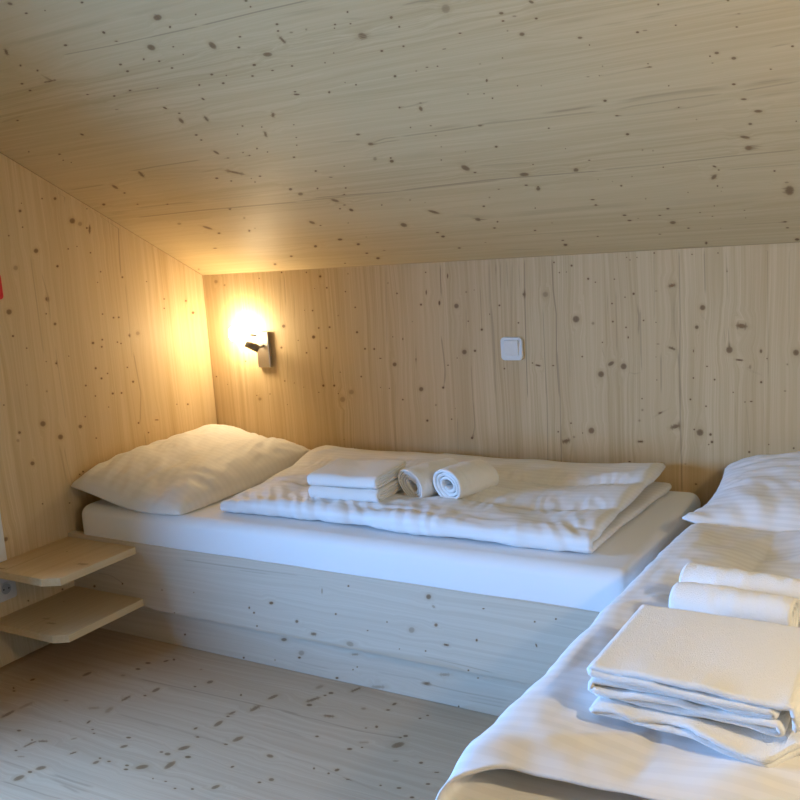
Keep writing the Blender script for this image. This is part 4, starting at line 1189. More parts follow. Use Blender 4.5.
def panel(name, outline, holes, to3d, nrm, thick, mats, K, T, gaxis, parent=None, step=.09):
    """a slab whose front face is triangulated around every knot and grain streak;
    to3d maps (n,2)->(n,3); gaxis 0/1 = which panel axis the grain follows"""
    o = np.array(outline, float); lo, hi = o.min(0), o.max(0)
    pts = []; cons = []
    def ring(poly):
        i0 = len(pts); n = len(poly)
        pts.extend([tuple(p) for p in poly]); cons.extend([(i0 + i, i0 + (i + 1) % n) for i in range(n)])
    ring(outline)
    for h in holes: ring(h)
    nb = len(pts)
    def inpoly(p, poly):
        poly = np.array(poly); x, y = p[:, 0], p[:, 1]; r = np.zeros(len(p), bool)
        for i in range(len(poly)):
            x0, y0 = poly[i]; x1, y1 = poly[(i + 1) % len(poly)]
            c = (y0 > y) != (y1 > y)
            r ^= c & (x < (x1 - x0) * (y - y0) / ((y1 - y0) if y1 != y0 else 1e-9) + x0)
        return r
    extra = []; spts = []; scons = []; sgood = []
    gx, gy = np.meshgrid(np.arange(lo[0] + step / 2, hi[0], step), np.arange(lo[1] + step / 2, hi[1], step))
    extra.append(np.stack([gx.ravel(), gy.ravel()], 1))
    ang = np.arange(10) / 10 * 2 * math.pi
    for k in K:
        c = np.array(k[0:2]); A = np.array(k[2:4]); B = np.array(k[4:6])
        extra.append(c[None])
        for rr in (.5, .85, 1.2, 2.3):
            extra.append(c + rr * (np.cos(ang)[:, None] * A + np.sin(ang)[:, None] * B))
    for P, w, dk in T:
        d = np.r_[0, np.cumsum(np.linalg.norm(np.diff(P, axis=0), axis=1))]
        n = max(2, int(d[-1] / max(.02, w * 3)) + 1)
        t = np.linspace(0, d[-1], n)
        q = np.stack([np.interp(t, d, P[:, 0]), np.interp(t, d, P[:, 1])], 1)
        g = np.gradient(q, axis=0); g /= np.linalg.norm(g, axis=1, keepdims=True) + 1e-9
        nn = np.stack([-g[:, 1], g[:, 0]], 1)
        for off in (-1.5, -.6, 0, .6, 1.5):
            qq = q + nn * off * w
            good = inpoly(qq, outline) & (qq[:, 0] > lo[0] + .0008) & (qq[:, 0] < hi[0] - .0008) & (qq[:, 1] > lo[1] + .0008) & (qq[:, 1] < hi[1] - .0008)
            i0 = len(spts); spts.extend([tuple(v) for v in qq])
            scons.extend([(i0 + i, i0 + i + 1) for i in range(len(qq) - 1) if good[i] and good[i + 1]])
            sgood.extend(list(good))
    E_ = np.concatenate(extra)
    ok = inpoly(E_, outline)
    for h in holes: ok &= ~inpoly(E_, h)
    m_ = .0008
    ok &= (E_[:, 0] > lo[0] + m_) & (E_[:, 0] < hi[0] - m_) & (E_[:, 1] > lo[1] + m_) & (E_[:, 1] < hi[1] - m_)
    E_ = E_[ok]
    E_ = np.unique(np.round(E_, 4), axis=0)
    b0 = len(pts); remap = {}; sp = []
    for i, g_ in enumerate(sgood):
        if g_: remap[i] = b0 + len(sp); sp.append(spts[i])
    allp = [Vector(p) for p in pts] + [Vector(p) for p in sp] + [Vector(p) for p in E_]
    cs = [(remap[a], remap[b]) for a, b in scons]
    V2, _, F2, *_r = delaunay_2d_cdt(allp, cons + cs, [], 1, 1e-6)
    V2 = np.array([tuple(v) for v in V2]); F2 = np.array([f[:3] for f in F2])
    cen = V2[F2].mean(1)
    okf = inpoly(cen, outline)
    for h in holes: okf &= ~inpoly(cen, h)
    F2 = F2[okf]
    # fields
    kn = np.zeros(len(V2)); ha = np.zeros(len(V2)); wa = np.zeros(len(V2)); st = np.zeros(len(V2))
    ga = 1 - gaxis
    for k in K:
        M = np.linalg.inv(np.array([[k[2], k[4]], [k[3], k[5]]]) + np.eye(2) * 1e-7)
        dlt = V2 - np.array(k[:2]); q = dlt @ M.T; r = np.hypot(q[:, 0], q[:, 1])
        kn = np.maximum(kn, k[6] * (1 - sstep(.72, 1.22, r)))
        ha = np.maximum(ha, (k[6] * .5 + .3) * (1 - sstep(.9, 2.4, r)))
        rad = max(math.hypot(k[2], k[3]), math.hypot(k[4], k[5]))
        if rad > .005:
            D = np.hypot(dlt[:, 0], dlt[:, 1] ) / rad
            along = dlt[:, gaxis] / (rad * 5); acr = dlt[:, ga] / (rad * 2.2)
            wa -= rad * 1.1 * np.clip(dlt[:, ga] / rad, -1.2, 1.2) * np.exp(-along ** 2 - acr ** 2)
    for P, w, dk in T:
        best = np.full(len(V2), 1e9)
        for i in range(len(P) - 1):
            a, b = P[i], P[i + 1]; ab = b - a; L2 = ab @ ab + 1e-12
            t = np.clip(((V2 - a) @ ab) / L2, 0, 1)
            best = np.minimum(best, np.linalg.norm(V2 - a - t[:, None] * ab, axis=1))
        soft = .1 if w > .004 else .5
        ends = np.minimum(np.linalg.norm(V2 - P[0], axis=1), np.linalg.norm(V2 - P[-1], axis=1))
        tap = np.clip(ends / max(.02, 7 * w), .12, 1)
        st = np.maximum(st, .74 * dk * tap * (1 - sstep(soft, 1.5, best / w)))
    n0 = len(V2)
    V = to3d(V2)
    # slab back
    bp = np.array(pts); Vb = to3d(bp) - np.array(nrm) * thick; V = np.concatenate([V, Vb])
    front = [int(np.argmin(np.abs(V2 - p).sum(1))) for p in bp]
    faces = [tuple(f) for f in F2]
    nf = len(faces)
    for a, b in cons: faces.append((front[a], front[b], n0 + b, n0 + a))
    if not holes: faces.append(tuple(n0 + i for i in range(nb))[::-1])
    else:
        bv, _, bf, *_q = delaunay_2d_cdt([Vector(p) for p in pts], cons, [], 1, 1e-6)
        bvn = np.array([tuple(v) for v in bv])
        for f in bf:
            c = bvn[list(f)].mean(0)[None]
            if inpoly(c, outline)[0] and not any(inpoly(c, h)[0] for h in holes):
                faces.append(tuple(n0 + int(np.argmin(np.abs(bp - bvn[i]).sum(1))) for i in f)[::-1])
    me = bpy.data.meshes.new(name)
    me.from_pydata([tuple(v) for v in V], [], [tuple(int(i) for i in f) for f in faces]); me.update()
    # orient the front towards the room
    p0 = me.polygons[0]
    if p0.normal.dot(Vector(nrm)) < 0: me.flip_normals()
    for nm, arr in (('knot', kn), ('halo', ha), ('warp', wa), ('streak', st)):
        at = me.attributes.new(nm, 'FLOAT', 'POINT')
        at.data.foreach_set('value', np.r_[arr, np.zeros(len(Vb))].astype(np.float32))
    ob = link(name, me, mats)
    if parent is not None: keep(ob, parent)
    return ob

HR = HC - SL * RY
WIN = (-2.66, -1.74, .46, 1.32)           # window opening on the left wall: y0 y1 z0 z1
K, T = marks('L', (RY, 0, 0, HR), lambda u, v: v < HC - SL * u, 26, lambda u, v: u > -1.05 and v < 1.6)
hole = [(WIN[0], WIN[2]), (WIN[1], WIN[2]), (WIN[1], WIN[3]), (WIN[0], WIN[3])]
o = panel('wall_left', [(0, 0), (RY, 0), (RY, HR), (0, HC)], [hole], lambda p: np.stack([0 * p[:, 0], p[:, 0], p[:, 1]], 1), (1, 0, 0), .30, W_LEFT, K, T, 1)
tag(o, kind='structure')
K, T = marks('B', (0, RX, 0, HC), lambda u, v: True, 34, lambda u, v: u < 2.32 and v > .5)
o = panel('wall_back', [(0, 0), (RX, 0), (RX, HC), (0, HC)], [], lambda p: np.stack([p[:, 0], 0 * p[:, 0], p[:, 1]], 1), (0, -1, 0), .12, W_BACK, K, T, 1)
tag(o, kind='structure')
K, T = marks('C', (0, RX, 0, -RY * CS), lambda u, v: True, 40, lambda u, v: u < 2.42 and v < 1.58 - .21 * (u - .7))
# shade of the joint gap at the walls, painted as dark lines on the ceiling
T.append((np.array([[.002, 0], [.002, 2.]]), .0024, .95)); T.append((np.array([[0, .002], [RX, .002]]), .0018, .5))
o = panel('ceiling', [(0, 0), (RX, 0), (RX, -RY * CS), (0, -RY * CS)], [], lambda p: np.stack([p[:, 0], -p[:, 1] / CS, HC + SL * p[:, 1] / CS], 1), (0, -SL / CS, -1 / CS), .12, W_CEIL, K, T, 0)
tag(o, kind='structure')
K, T = marks('F', (0, RX, RY, 0), lambda u, v: True, 22, lambda u, v: u < 1.7 and -1.62 < v)
o = panel('floor', [(0, 0), (RX, 0), (RX, RY), (0, RY)], [], lambda p: np.stack([p[:, 0], p[:, 1], 0 * p[:, 0]], 1), (0, 0, 1), .12, W_FLOOR, K, T, 0)
tag(o, kind='structure')
o = panel('wall_right', [(0, 0), (RY, 0), (RY, HR), (0, HC)], [], lambda p: np.stack([0 * p[:, 0] + RX, p[:, 0], p[:, 1]], 1), (-1, 0, 0), .12, W_LEFT, *marks('R', (RY, 0, 0, HR), lambda u, v: v < HC - SL * u, 20, lambda u, v: False), 1)
tag(o, kind='structure')
o = panel('wall_front', [(0, 0), (RX, 0), (RX, HR), (0, HR)], [], lambda p: np.stack([p[:, 0], 0 * p[:, 0] + RY, p[:, 1]], 1), (0, 1, 0), .12, W_BACK, *marks('N', (0, RX, 0, HR), lambda u, v: True, 20, lambda u, v: False), 1)
tag(o, kind='structure')

# ------------------------------------------------------------------ the window on the left wall
win = thing('window_1', None, None, (0, WIN[1], WIN[2]), kind='structure')
y0, y1, z0, z1 = WIN
# painted casing on the room face; its near-bed edge is the white strip at the picture's left border
bm = box_bm(0, .012, y1 - .01, -1.087, .352, z1 + .08, .002)
box_bm(0, .012, y0 - .09, y0 + .01, .352, z1 + .08, .002, bm=bm)
box_bm(0, .012, y0, y1, z1 - .01, z1 + .08, .002, bm=bm)
box_bm(0, .012, y0, y1, .352, z0 + .01, .002, bm=bm)
bm_obj('window_frame', bm, M_WHITE, win)
bm = bmesh.new()
for (a, b_, c, d) in ((y0, y0 + .06, z0, z1), (y1 - .06, y1, z0, z1), (y0 + .06, y1 - .06, z0, z0 + .06), (y0 + .06, y1 - .06, z1 - .06, z1)):
    box_bm(-.28, -.23, a, b_, c, d, .004, bm=bm)
sash = bm_obj('sash', bm, M_WHITE, win)
gm, nt, b = new_mat('window_glass')
tr = N(nt, 'ShaderNodeBsdfTransparent', i_Color=(.94, .96, .95, 1)); gl = N(nt, 'ShaderNodeBsdfGlossy', i_Roughness=.02)
mx = N(nt, 'ShaderNodeMixShader', i_Fac=.06)
nt.links.new(tr.outputs[0], mx.inputs[1]); nt.links.new(gl.outputs[0], mx.inputs[2])
nt.links.new(mx.outputs[0], nt.nodes['Material Output'].inputs[0])
bm_obj('pane', box_bm(-.262, -.254, y0 + .05, y1 - .05, z0 + .05, z1 - .05), gm, sash)

# ------------------------------------------------------------------ long bed along the back wall
def board_panel(name, x0, x1, z0, z1, y, th, K, T, mat, parent):
    return panel(name, [(x0, z0), (x1, z0), (x1, z1), (x0, z1)], [], lambda p: np.stack([p[:, 0], 0 * p[:, 0] + y, p[:, 1]], 1), (0, -1, 0), th, mat, K, T, 0, parent, step=.06)
bed = thing('bed', 'whitewashed spruce bed base with a recessed plinth along the back wall', 'bed', (1.02, -.42, 0))
K, T = load('D')
T.append((np.array([[0, ZT - .001], [2.05, ZT - .001]]), .001, .25))
board_panel('front_board', .001, 2.045, ZB, ZT, YB, .030, K, T, W_BED, bed)
K, T = load('P')
board_panel('plinth', .001, 2.02, .001, ZB + .02, YP, .022, K, T, W_BED, bed)
bm_obj('end_board', box_bm(2.015, 2.045, YB + .0305, -.002, ZB, ZT, .002), W_BEDY, bed)
bm_obj('mattress_base', box_bm(.002, 2.014, YB + .031, -.002, ZB + .021, .318, .002), W_PLAIN, bed)

def mattress(name, label, x0, x1, y0, y1, z0, z1, seed):
    bm = box_bm(x0, x1, y0, y1, z0, z1)
    bmesh.ops.bevel(bm, geom=list(bm.edges), offset=.032, segments=5, profile=.5, affect='EDGES')
    # grid cuts for a soft surface
    for ax, lo, hi, n in ((0, x0, x1, 40), (1, y0, y1, 24)):
        for i in range(1, n):
            p = lo + (hi - lo) * i / n
            co = [0, 0, 0]; co[ax] = p; no = [0, 0, 0]; no[ax] = 1
            bmesh.ops.bisect_plane(bm, geom=list(bm.verts) + list(bm.edges) + list(bm.faces), plane_co=co, plane_no=no)
    zm = (z0 + z1) / 2
    for v in bm.verts:
        x, y, z = v.co
        fz = 1 - ((z - zm) / ((z1 - z0) / 2)) ** 2
        n = float(fbm(np.array(x * 5. + seed), np.array(y * 5. + z * 9), seed))
        if abs(y - y0) < .04: v.co.y -= .012 * fz + .0025 * n
        if abs(y - y1) < .04: v.co.y += .004 * fz
        if abs(x - x1) < .04: v.co.x += .006 * fz + .002 * n
        if abs(x - x0) < .04: v.co.x -= .004 * fz
        if z > z1 - .04: v.co.z += .002 * n
    o = bm_obj(name, bm, C_SHEET, smooth=True)
    return tag(o, label, 'mattress')
mattress('mattress', 'white sheeted mattress on the wooden bed base along the back wall', .060, 2.030, -.815, -.045, .3195, .470, 1)

# ------------------------------------------------------------------ pillows
def pillow(name, label, cx, cy, w, d, h, zbase, rot, mat, seed, corner=.035, lean=None, pull=.0, nx=90, ny=90):
    u = np.linspace(-1, 1, nx)[:, None] * np.ones((1, ny)); v = np.ones((nx, 1)) * np.linspace(-1, 1, ny)[None]
    # edges pulled in between the pointed corners
    X = u * (w / 2) * (1 - corner * (1 - v ** 2)); Y = v * (d / 2) * (1 - corner * (1 - u ** 2))
    pc = 1 - pull * (np.abs(u) * np.abs(v)) ** 5; X = X * pc; Y = Y * pc
    H = h / 2 * np.clip(1 - np.abs(u) ** 2.4, 0, 1) ** .5 * np.clip(1 - np.abs(v) ** 2.4, 0, 1) ** .5 + .003
    wr = .0045 * fbm(u * 3.2 + v * 1.6 + 9, v * 2.1 - u * .7, seed) + .0022 * fbm(u * 9 + v * 3, v * 5, seed + 5)
    edge = np.clip(1.15 - np.maximum(np.abs(u), np.abs(v)), 0, 1)
    gat = .004 * np.sin((u * v) * 30 + 5 * vn(u * 3, v * 3, seed + 9)) * (1 - edge) * np.clip(edge * 6, 0, 1)
    c, s = math.cos(rot), math.sin(rot)
    Z = np.zeros_like(u)
    P = np.stack([cx + c * X - s * Y, cy + s * X + c * Y, Z], -1)
    # resting: flat lower side follows the mattress, the upper side domes
    lower = np.minimum(H, h * .30 + .004)
    P[..., 2] = zbase + lower
    if lean is not None: P[..., 2] += lean(P[..., 0], P[..., 1], u, v)
    n_ = nx; 
    du = np.gradient(P, axis=0); dv = np.gradient(P, axis=1)
    Nn = np.cross(du, dv); Nn /= np.linalg.norm(Nn, axis=2, keepdims=True)
    top = P + np.array([0, 0, 1.]) * (2 * H - lower + (wr + gat) * np.clip(edge * 3, 0, 1))[..., None]
    bot = P - np.array([0, 0, 1.]) * (lower)[..., None] * .98
    V = np.concatenate([top.reshape(-1, 3), bot.reshape(-1, 3)])
    idx = np.arange(nx * ny).reshape(nx, ny); ib = idx + nx * ny
    q = lambda A: np.stack([A[:-1, :-1], A[1:, :-1], A[1:, 1:], A[:-1, 1:]], -1).reshape(-1, 4)
    F = [q(idx), q(ib)[:, ::-1]]
    rim = [(i, 0) for i in range(nx)] + [(nx - 1, j) for j in range(1, ny)] + [(i, ny - 1) for i in range(nx - 2, -1, -1)] + [(0, j) for j in range(ny - 2, 0, -1)]
    Q = [(idx[rim[k]], idx[rim[(k + 1) % len(rim)]], ib[rim[(k + 1) % len(rim)]], ib[rim[k]]) for k in range(len(rim))]
    F = np.concatenate(F + [np.array(Q)])
    o = from_np(name, V, F, mat)
    return tag(o, label, 'pillow')
def lean1(x, y, u, v):   # head end pushed up a little against the walls
    return .055 * sstep(.35, -.9, u) * (1 - .0 * v) + .02 * sstep(-.2, .9, v)
pillow('pillow', 'plump white pillow in the corner under the lit wall lamp', .278, -.418, .545, .81, .115, .473, .0, C_PIL1, 3, lean=lean1, corner=.01, pull=.05)
def lean2(x, y, u, v): return .055 * sstep(-.6, .95, v) + .06 * ((1 - u) / 2) ** 4 * ((1 - v) / 2) ** 3
pillow('pillow', 'white striped pillow against the back wall at the head of the right bed', 2.505, -.302, .81, .55, .125, .485, 0., C_PIL2, 20, lean=lean2, corner=.05)

# ------------------------------------------------------------------ folded duvets
def u_path(back, front, zl, zu, n):
    """(t,z) path: lower layer from back to the fold at front, round, upper layer back again; s = -1 lower .. +1 upper"""
    r = (zu - zl) / 2; zc = (zu + zl) / 2; sg = 1 if back > front else -1
    pts = [(t, zl) for t in np.linspace(back, front + sg * r, 30)]
    pts += [(front + sg * (r - r * math.cos(a)), zc - r * math.sin(a) * 1.) if False else (front + sg * r - sg * r * math.sin(a + math.pi / 2 - math.pi / 2), zc - r * math.cos(a)) for a in np.linspace(0.15, math.pi - .15, 14)]
    pts += [(t, zu) for t in np.linspace(front + sg * r, back, 30)]
    p, t = path_resample(pts, n)
    return p, np.linspace(-1, 1, n)

def duvet1():
    n, m = 210, 170
    p, s = u_path(-.055, -.735, .4865, .517, m)
    s2 = np.ones((n, 1)) * s[None]; tn = np.linspace(0, 1, n)[:, None] * np.ones((1, m))
    Yc = np.ones((n, 1)) * p[None, :, 0]; Zc = np.ones((n, 1)) * p[None, :, 1]
    up = sstep(-.12, .12, s2)
    bk = sstep(-.735, -.05, Yc)
    xl = .655 - .055 * bk; xr = 1.905 + .030 * (1 - up) * bk + .016 * up * bk + .010 * vn(Yc * 9 + up * 5, up * 3, 33) * bk
    X = xl + (xr - xl) * tn
    # left end closes down to the sheet and lifts over the pillow at the back
    L = sstep(.11, 0., tn)
    Zc = Zc - up * L * .020 + .030 * bk ** 2 * L * up + .018 * bk * up
    Zc = Zc - (1 - up) * .0
    # three filled channels along the bed
    yy = (Yc + .06) / -.68
    ch = np.abs(np.sin(np.pi * np.clip(yy, 0, 1) * 3.)) ** .8
    endt = 1 - .25 * sstep(.012, 0., 1 - tn)
    h = (.0065 + .0125 * ch * (.45 + .55 * up)) * endt * (1 - .45 * L) + .005 * up * sstep(.05, .01, 1 - tn) * bk
    wig = .007 * fbm(X * 3 + 4, Yc * 3.4 + up * 7, 4)
    Zc = Zc + up * bk * .016 * sstep(.25, .0, 1 - tn)
    P = np.stack([X, Yc + .006 * fbm(X * 4, s2 * 2, 30), Zc + wig * up], -1)
    fr = np.exp(-((Yc + .70) / .07) ** 2) * np.clip(up * 1.2, .15, 1)
    am = np.clip(.6 + .8 * vn(X * 7, Yc * 6, 21), .1, 1.3)
    puck = .0029 * np.sin(2 * np.pi * (X * 19 + Yc * 11 + Zc * 8 + .55 * fbm(X * 6, Yc * 8, 22))) * fr * am
    sm = np.exp(-((yy - .34) / .035) ** 2) + np.exp(-((yy - .68) / .035) ** 2)
    puck = puck - (.0075 * sm + .0022 * np.sin(2 * np.pi * (X * 24 + 1.2 * fbm(X * 7, Yc * 5, 23))) * np.exp(-((yy - .34) / .1) ** 2)
                   + .0022 * np.sin(2 * np.pi * (X * 22 + .9 * fbm(X * 7, Yc * 5, 24))) * np.exp(-((yy - .68) / .1) ** 2)) * up
    fine = .0032 * fbm(X * 9 + Yc * 6, Yc * 15 - X * 3, 8) + .003 * ridge(X * 5 + Yc * 4, Yc * 9 - X * 3, 9)
    lw = .010 * ridge(X * 6 - Yc * 9, Yc * 5 + X * 4, 12) * sstep(.33, .0, tn) * up
    end = sstep(0, .05, np.minimum(tn, 1 - tn)) * sstep(0, .06, 1 - np.abs(s2))
    sgn = -1.
    dsp = (puck + fine + lw) * end
    return P, h, dsp
P, h, dsp = duvet1()
o = sheet('duvet', P, h, C_DUV1, disp=None if False else -dsp * 0 + dsp * DSIGN)
tag(o, 'white duvet folded in half on the long bed beside the plump pillow', 'duvet')

def duvet2():
    n, m = 230, 190
    p, s = u_path(2.86, 2.128, .4935, .532, m)       # fold at low x, open side to the right wall
    s2 = np.ones((n, 1)) * s[None]; tn = np.linspace(0, 1, n)[:, None] * np.ones((1, m))
    Xc = np.ones((n, 1)) * p[None, :, 0]; Zc = np.ones((n, 1)) * p[None, :, 1]
    up = sstep(-.12, .12, s2)
    le = sstep(2.5, 2.06, Xc)
    y0 = -.535; yend = -1.79 - .15 * (1 - up) * le + .02 * sstep(2.1, 2.6, Xc) * up
    Y = y0 + (yend - y0) * tn
    skew = (Y + .5) * .043 * le
    foot = sstep(-1.45, -1.95, Y)
    X = Xc + skew - .035 * (1 - up) * foot * le
    Z0 = -.022 * sstep(-.80, -.55, Y) * le * up
    wave = Z0 + .004 * fbm(Y * 3.1, up * 3 + Xc * 2, 14)
    Z = Zc - .018 * (1 - up) * foot * le + wave * up
    # big soft ridges across
    Z = Z + up * (.010 * fbm(Y * 4.2 + Xc * 2.2, Xc * 4 - Y, 16) * sstep(2.06, 2.25, Xc))
    ch = np.abs(np.sin(np.pi * np.clip((Xc - 2.07) / .78, 0, 1) * 3.)) ** .6
    endt = sstep(0, .06, 1 - tn) * .82 + .18
    h = (.007 + .013 * ch * (.5 + .5 * up)) * endt * (sstep(0, .05, tn) * .7 + .3)
    # the head end tucks under the pillow front
    P = np.stack([X + .003 * fbm(Y * 5, s2 * 2, 31), Y, Z], -1)
    fine = .0035 * fbm(Y * 8 + Xc * 5, Xc * 11 - Y * 4, 18) + .005 * ridge(Xc * 6 + Y * 3, Y * 5 - Xc * 4, 19) * up
    end = sstep(0, .05, np.minimum(tn, 1 - tn)) * sstep(0, .06, 1 - np.abs(s2))
    return P, h, fine * end
P, h, dsp = duvet2()
o = sheet('duvet', P, h, C_DUV2, disp=dsp * DSIGN2)
tag(o, 'white striped duvet folded in half on the right bed, open hem nearest the viewer', 'duvet')

# ------------------------------------------------------------------ right bed
bed2 = thing('bed', 'whitewashed spruce bed base under the striped duvet on the right', 'bed', (2.58, -1.0, 0))
bm_obj('side_board', box_bm(2.085, 2.115, -2.03, -.002, ZB, ZT, .002), W_BEDY, bed2)
bm_obj('foot_board', box_bm(2.1155, 2.985, -2.03, -2.0, ZB, ZT, .002), W_BED, bed2)
bm_obj('plinth', box_bm(2.12, 2.98, -1.998, -.002, .001, ZB, .002), W_BEDY, bed2)
bm_obj('mattress_base', box_bm(2.1155, 2.985, -1.999, -.002, ZB + .0005, .318, .002), W_PLAIN, bed2)
mattress('mattress', 'white sheeted mattress under the striped duvet on the right bed', 2.095, 2.975, -1.985, -.03, .3195, .475, 2)

# ------------------------------------------------------------------ towels
def extr(path2, frame, e0, e1, n, e_of=None):
    """sweep a 2-D path along an axis. frame(a,b,e)->xyz"""
    t = np.linspace(0, 1, n)[:, None] * np.ones((1, len(path2)))
    a = np.ones((n, 1)) * path2[None, :, 0]; b_ = np.ones((n, 1)) * path2[None, :, 1]
    e = e0 + (e1 - e0) * t
    return frame(a, b_, e), t, a, b_, e

def arc(cx, cz, r, a0, a1, n=8): return [(cx + r * math.cos(a), cz + r * math.sin(a)) for a in np.linspace(a0, a1, n)]

def stacked_towel(label, cx, cy, z, w, d, H, rot, seed):
    """four layers: an outer fold at the front wrapping an inner one"""
    q = H / 4
    z1, z2, z3, z4 = [q * (k + .5) for k in range(4)]
    pi = math.pi
    path = [(0, z2)] 
    path = [(d - q, z2)] + arc(q * 2.2, (z2 + z3) / 2, (z3 - z2) / 2, -pi / 2, -pi * 1.5) + arc(d - q, (z3 + z4) / 2, (z4 - z3) / 2, -pi / 2, pi / 2)
    path += arc(q * 2., (z1 + z4) / 2, (z4 - z1) / 2, pi / 2, 1.5 * pi, 14) + [(d, z1)]
    p, _ = path_resample(path, 190)
    c, s = math.cos(rot), math.sin(rot)
    def frame(a, b_, e):
        x = e - w / 2; y = a
        return np.stack([cx + c * x - s * y, cy + s * x + c * y, z + b_], -1)
    P, t, a, b_, e = extr(p, frame, 0, w, 50)
    P[..., 2] += .0035 * vn(e * 14, a * 10, seed) * (b_ / H)
    P[..., 0] += .003 * vn(b_ * 180, a * 8, seed + 1) * (np.abs(t - .5) * 2) ** 4
    hh = np.full(t.shape, q * .46)
    o = sheet('folded_towel', P, hh, C_TERRY, disp=.0008 * fbm(e * 60, a * 60 + b_ * 90, seed + 3))
    return tag(o, label, 'towel', 'folded towels on the long bed')
TZ = TW[3]
stacked_towel('lower of the two folded white towels stacked on the long bed', TW[0], TW[1], TZ, .238, .225, .039, TW[2], 40)
stacked_towel('upper of the two folded white towels stacked on the long bed', TW[0] - .004, TW[1] + .004, TZ + .0405, .236, .225, .039, TW[2] + .01, 44)

def rolled_towel(label, p0, p1, ra, rb, turns, th, tilt, seed, flat=0., cat_group=None, start=0.):
    """spiral sheet; ra/rb half width and half height of the oval roll; p0->p1 the roll's axis"""
    nT = int(turns * 44)
    A = np.linspace(0, turns * 2 * math.pi, nT)
    rin = max(.004, ra - th * turns)
    r = rin + (ra - rin) * A / A[-1]
    px = r * np.cos(A + start); pz = r * np.sin(A + start) * (rb / ra)
    c, s = math.cos(tilt), math.sin(tilt)
    p = np.stack([c * px - s * pz, s * px + c * pz], 1)
    p, _ = path_resample(p, nT)
    p0, p1 = np.array(p0, float), np.array(p1, float)
    d = p1 - p0; Lg = np.linalg.norm(d); d /= Lg
    side = np.cross(d, [0, 0, 1.]); side /= np.linalg.norm(side); upv = np.cross(side, d)
    def frame(a, b_, e):
        return p0 + a[..., None] * side + b_[..., None] * upv + e[..., None] * d
    P, t, a, b_, e = extr(p, frame, 0, Lg, 46)
    rr = np.hypot(a, b_)
    # ends ease inwards, centre of the spiral sits a little proud
    P += d * ((.010 * (1 - rr / ra)) * np.where(t < .5, 1, -1) * (np.abs(t - .5) * 2) ** 3)[..., None]
    P[..., 2] += .006 * vn(e * 11, a * 12, seed) * (b_ > 0)
    hh = np.full(t.shape, th * .43) * (1 - .25 * (np.abs(t - .5) * 2) ** 12)
    o = sheet('rolled_towel', P, hh, C_TERRY, disp=.0012 * fbm(e * 60, a * 60 + b_ * 60, seed + 3))
    return tag(o, label, 'towel', cat_group)
rolled_towel('rolled white towel leaning on the folded stack, left of the two rolls', ROLL_A[0], ROLL_A[1], .062, .040, 3.6, .0112, -.5, 50, cat_group='rolled towels on the long bed', start=1.2)
rolled_towel('rolled white towel on the long bed, right one of the two rolls, spiral end showing', ROLL_B[0], ROLL_B[1], .062, .047, 3.2, .0135, -.4, 54, cat_group='rolled towels on the long bed', start=4.2)

# right bed: a bath towel over a thinner towel, two rolls behind
def bath_towel():
    H = .054; nl = 5; q = H / nl; pi = math.pi; w = .285
    zs = [q * (k + .5) for k in range(nl)]
    # zigzag layers folded at right and left, drawn in (x,z)
    path = [(.012, zs[0])] + arc(w - q * .7, (zs[0] + zs[1]) / 2, q / 2, -pi / 2, pi / 2) + arc(q * .9, (zs[1] + zs[2]) / 2, q / 2, 1.5 * pi, .5 * pi) \
        + arc(w - q * 1.4, (zs[2] + zs[3]) / 2, q / 2, -pi / 2, pi / 2) + arc(q * .6, (zs[3] + zs[4]) / 2, q / 2, 1.5 * pi, .5 * pi) \
        + arc(w + q * .3, zs[4] - q * 1.2, q * 1.2, pi / 2, 0.1) + [(w + q * 1.6, zs[1])]
    p, _ = path_resample(path, 300)
    c, s = math.cos(BT[3]), math.sin(BT[3])
    def frame(a, b_, e):
        x = a; y = e
        return np.stack([BT[0] + c * x - s * y, BT[1] + s * x + c * y, BT[2] + b_], -1)
    P, t, a, b_, e = extr(p, frame, 0, .265, 60)
    f = (1 - t) ** 8
    P[..., 1] += f * (.006 * vn(b_ * 150, a * 6, 60))
    P[..., 2] += .003 * vn(a * 9, e * 9, 61) * (b_ / H) + f * .004 * vn(a * 22, b_ * 200, 62)
    hh = np.full(t.shape, q * .49)
    o = sheet('bath_towel', P, hh, C_TERRY, disp=.0006 * fbm(a * 70, e * 70 + b_ * 200, 63))
    tag(o, 'thick folded white bath towel on the right bed, nearest the viewer', 'towel')
    # the thinner one below with a curled front corner
    H2 = .020; q2 = H2 / 2
    path = [(.315, q2 * .5), (.10, q2 * .5)] + arc(.012, q2, q2 / 2, 1.5 * pi, .5 * pi) + [(.315, q2 * 1.5)]
    p, _ = path_resample(path, 150)
    def frame2(a, b_, e):
        x = a; y = e
        return np.stack([BT[0] + .004 + c * x - s * y, BT[1] - .004 + s * x + c * y, BT[2] - H2 - .001 + b_], -1)
    P, t, a, b_, e = extr(p, frame2, -.012, .26, 60)
    f = (1 - t) ** 5
    P[..., 1] += f * (.008 * vn(a * 16, b_ * 60, 66) - .010 * sstep(.16, .25, a) + .03 * sstep(.26, .31, a))
    P[..., 2] -= f * (.016 * sstep(.15, .24, a) * sstep(.31, .26, a))
    P[..., 2] += f * .003 * vn(a * 24, b_ * 90, 67)
    o = sheet('folded_towel', P, np.full(t.shape, q2 * .45), C_TERRY, disp=.0016 * fbm(a * 70, e * 70 + b_ * 200, 68))
    tag(o, 'thin folded white towel with a curled front edge beneath the thick bath towel', 'towel')
bath_towel()
rolled_towel('rolled white towel lying directly behind the bath towel on the right bed', RB1[0], RB1[1], .040, .036, 3.2, .010, .2, 70, cat_group='rolled towels on the right bed', start=2.)
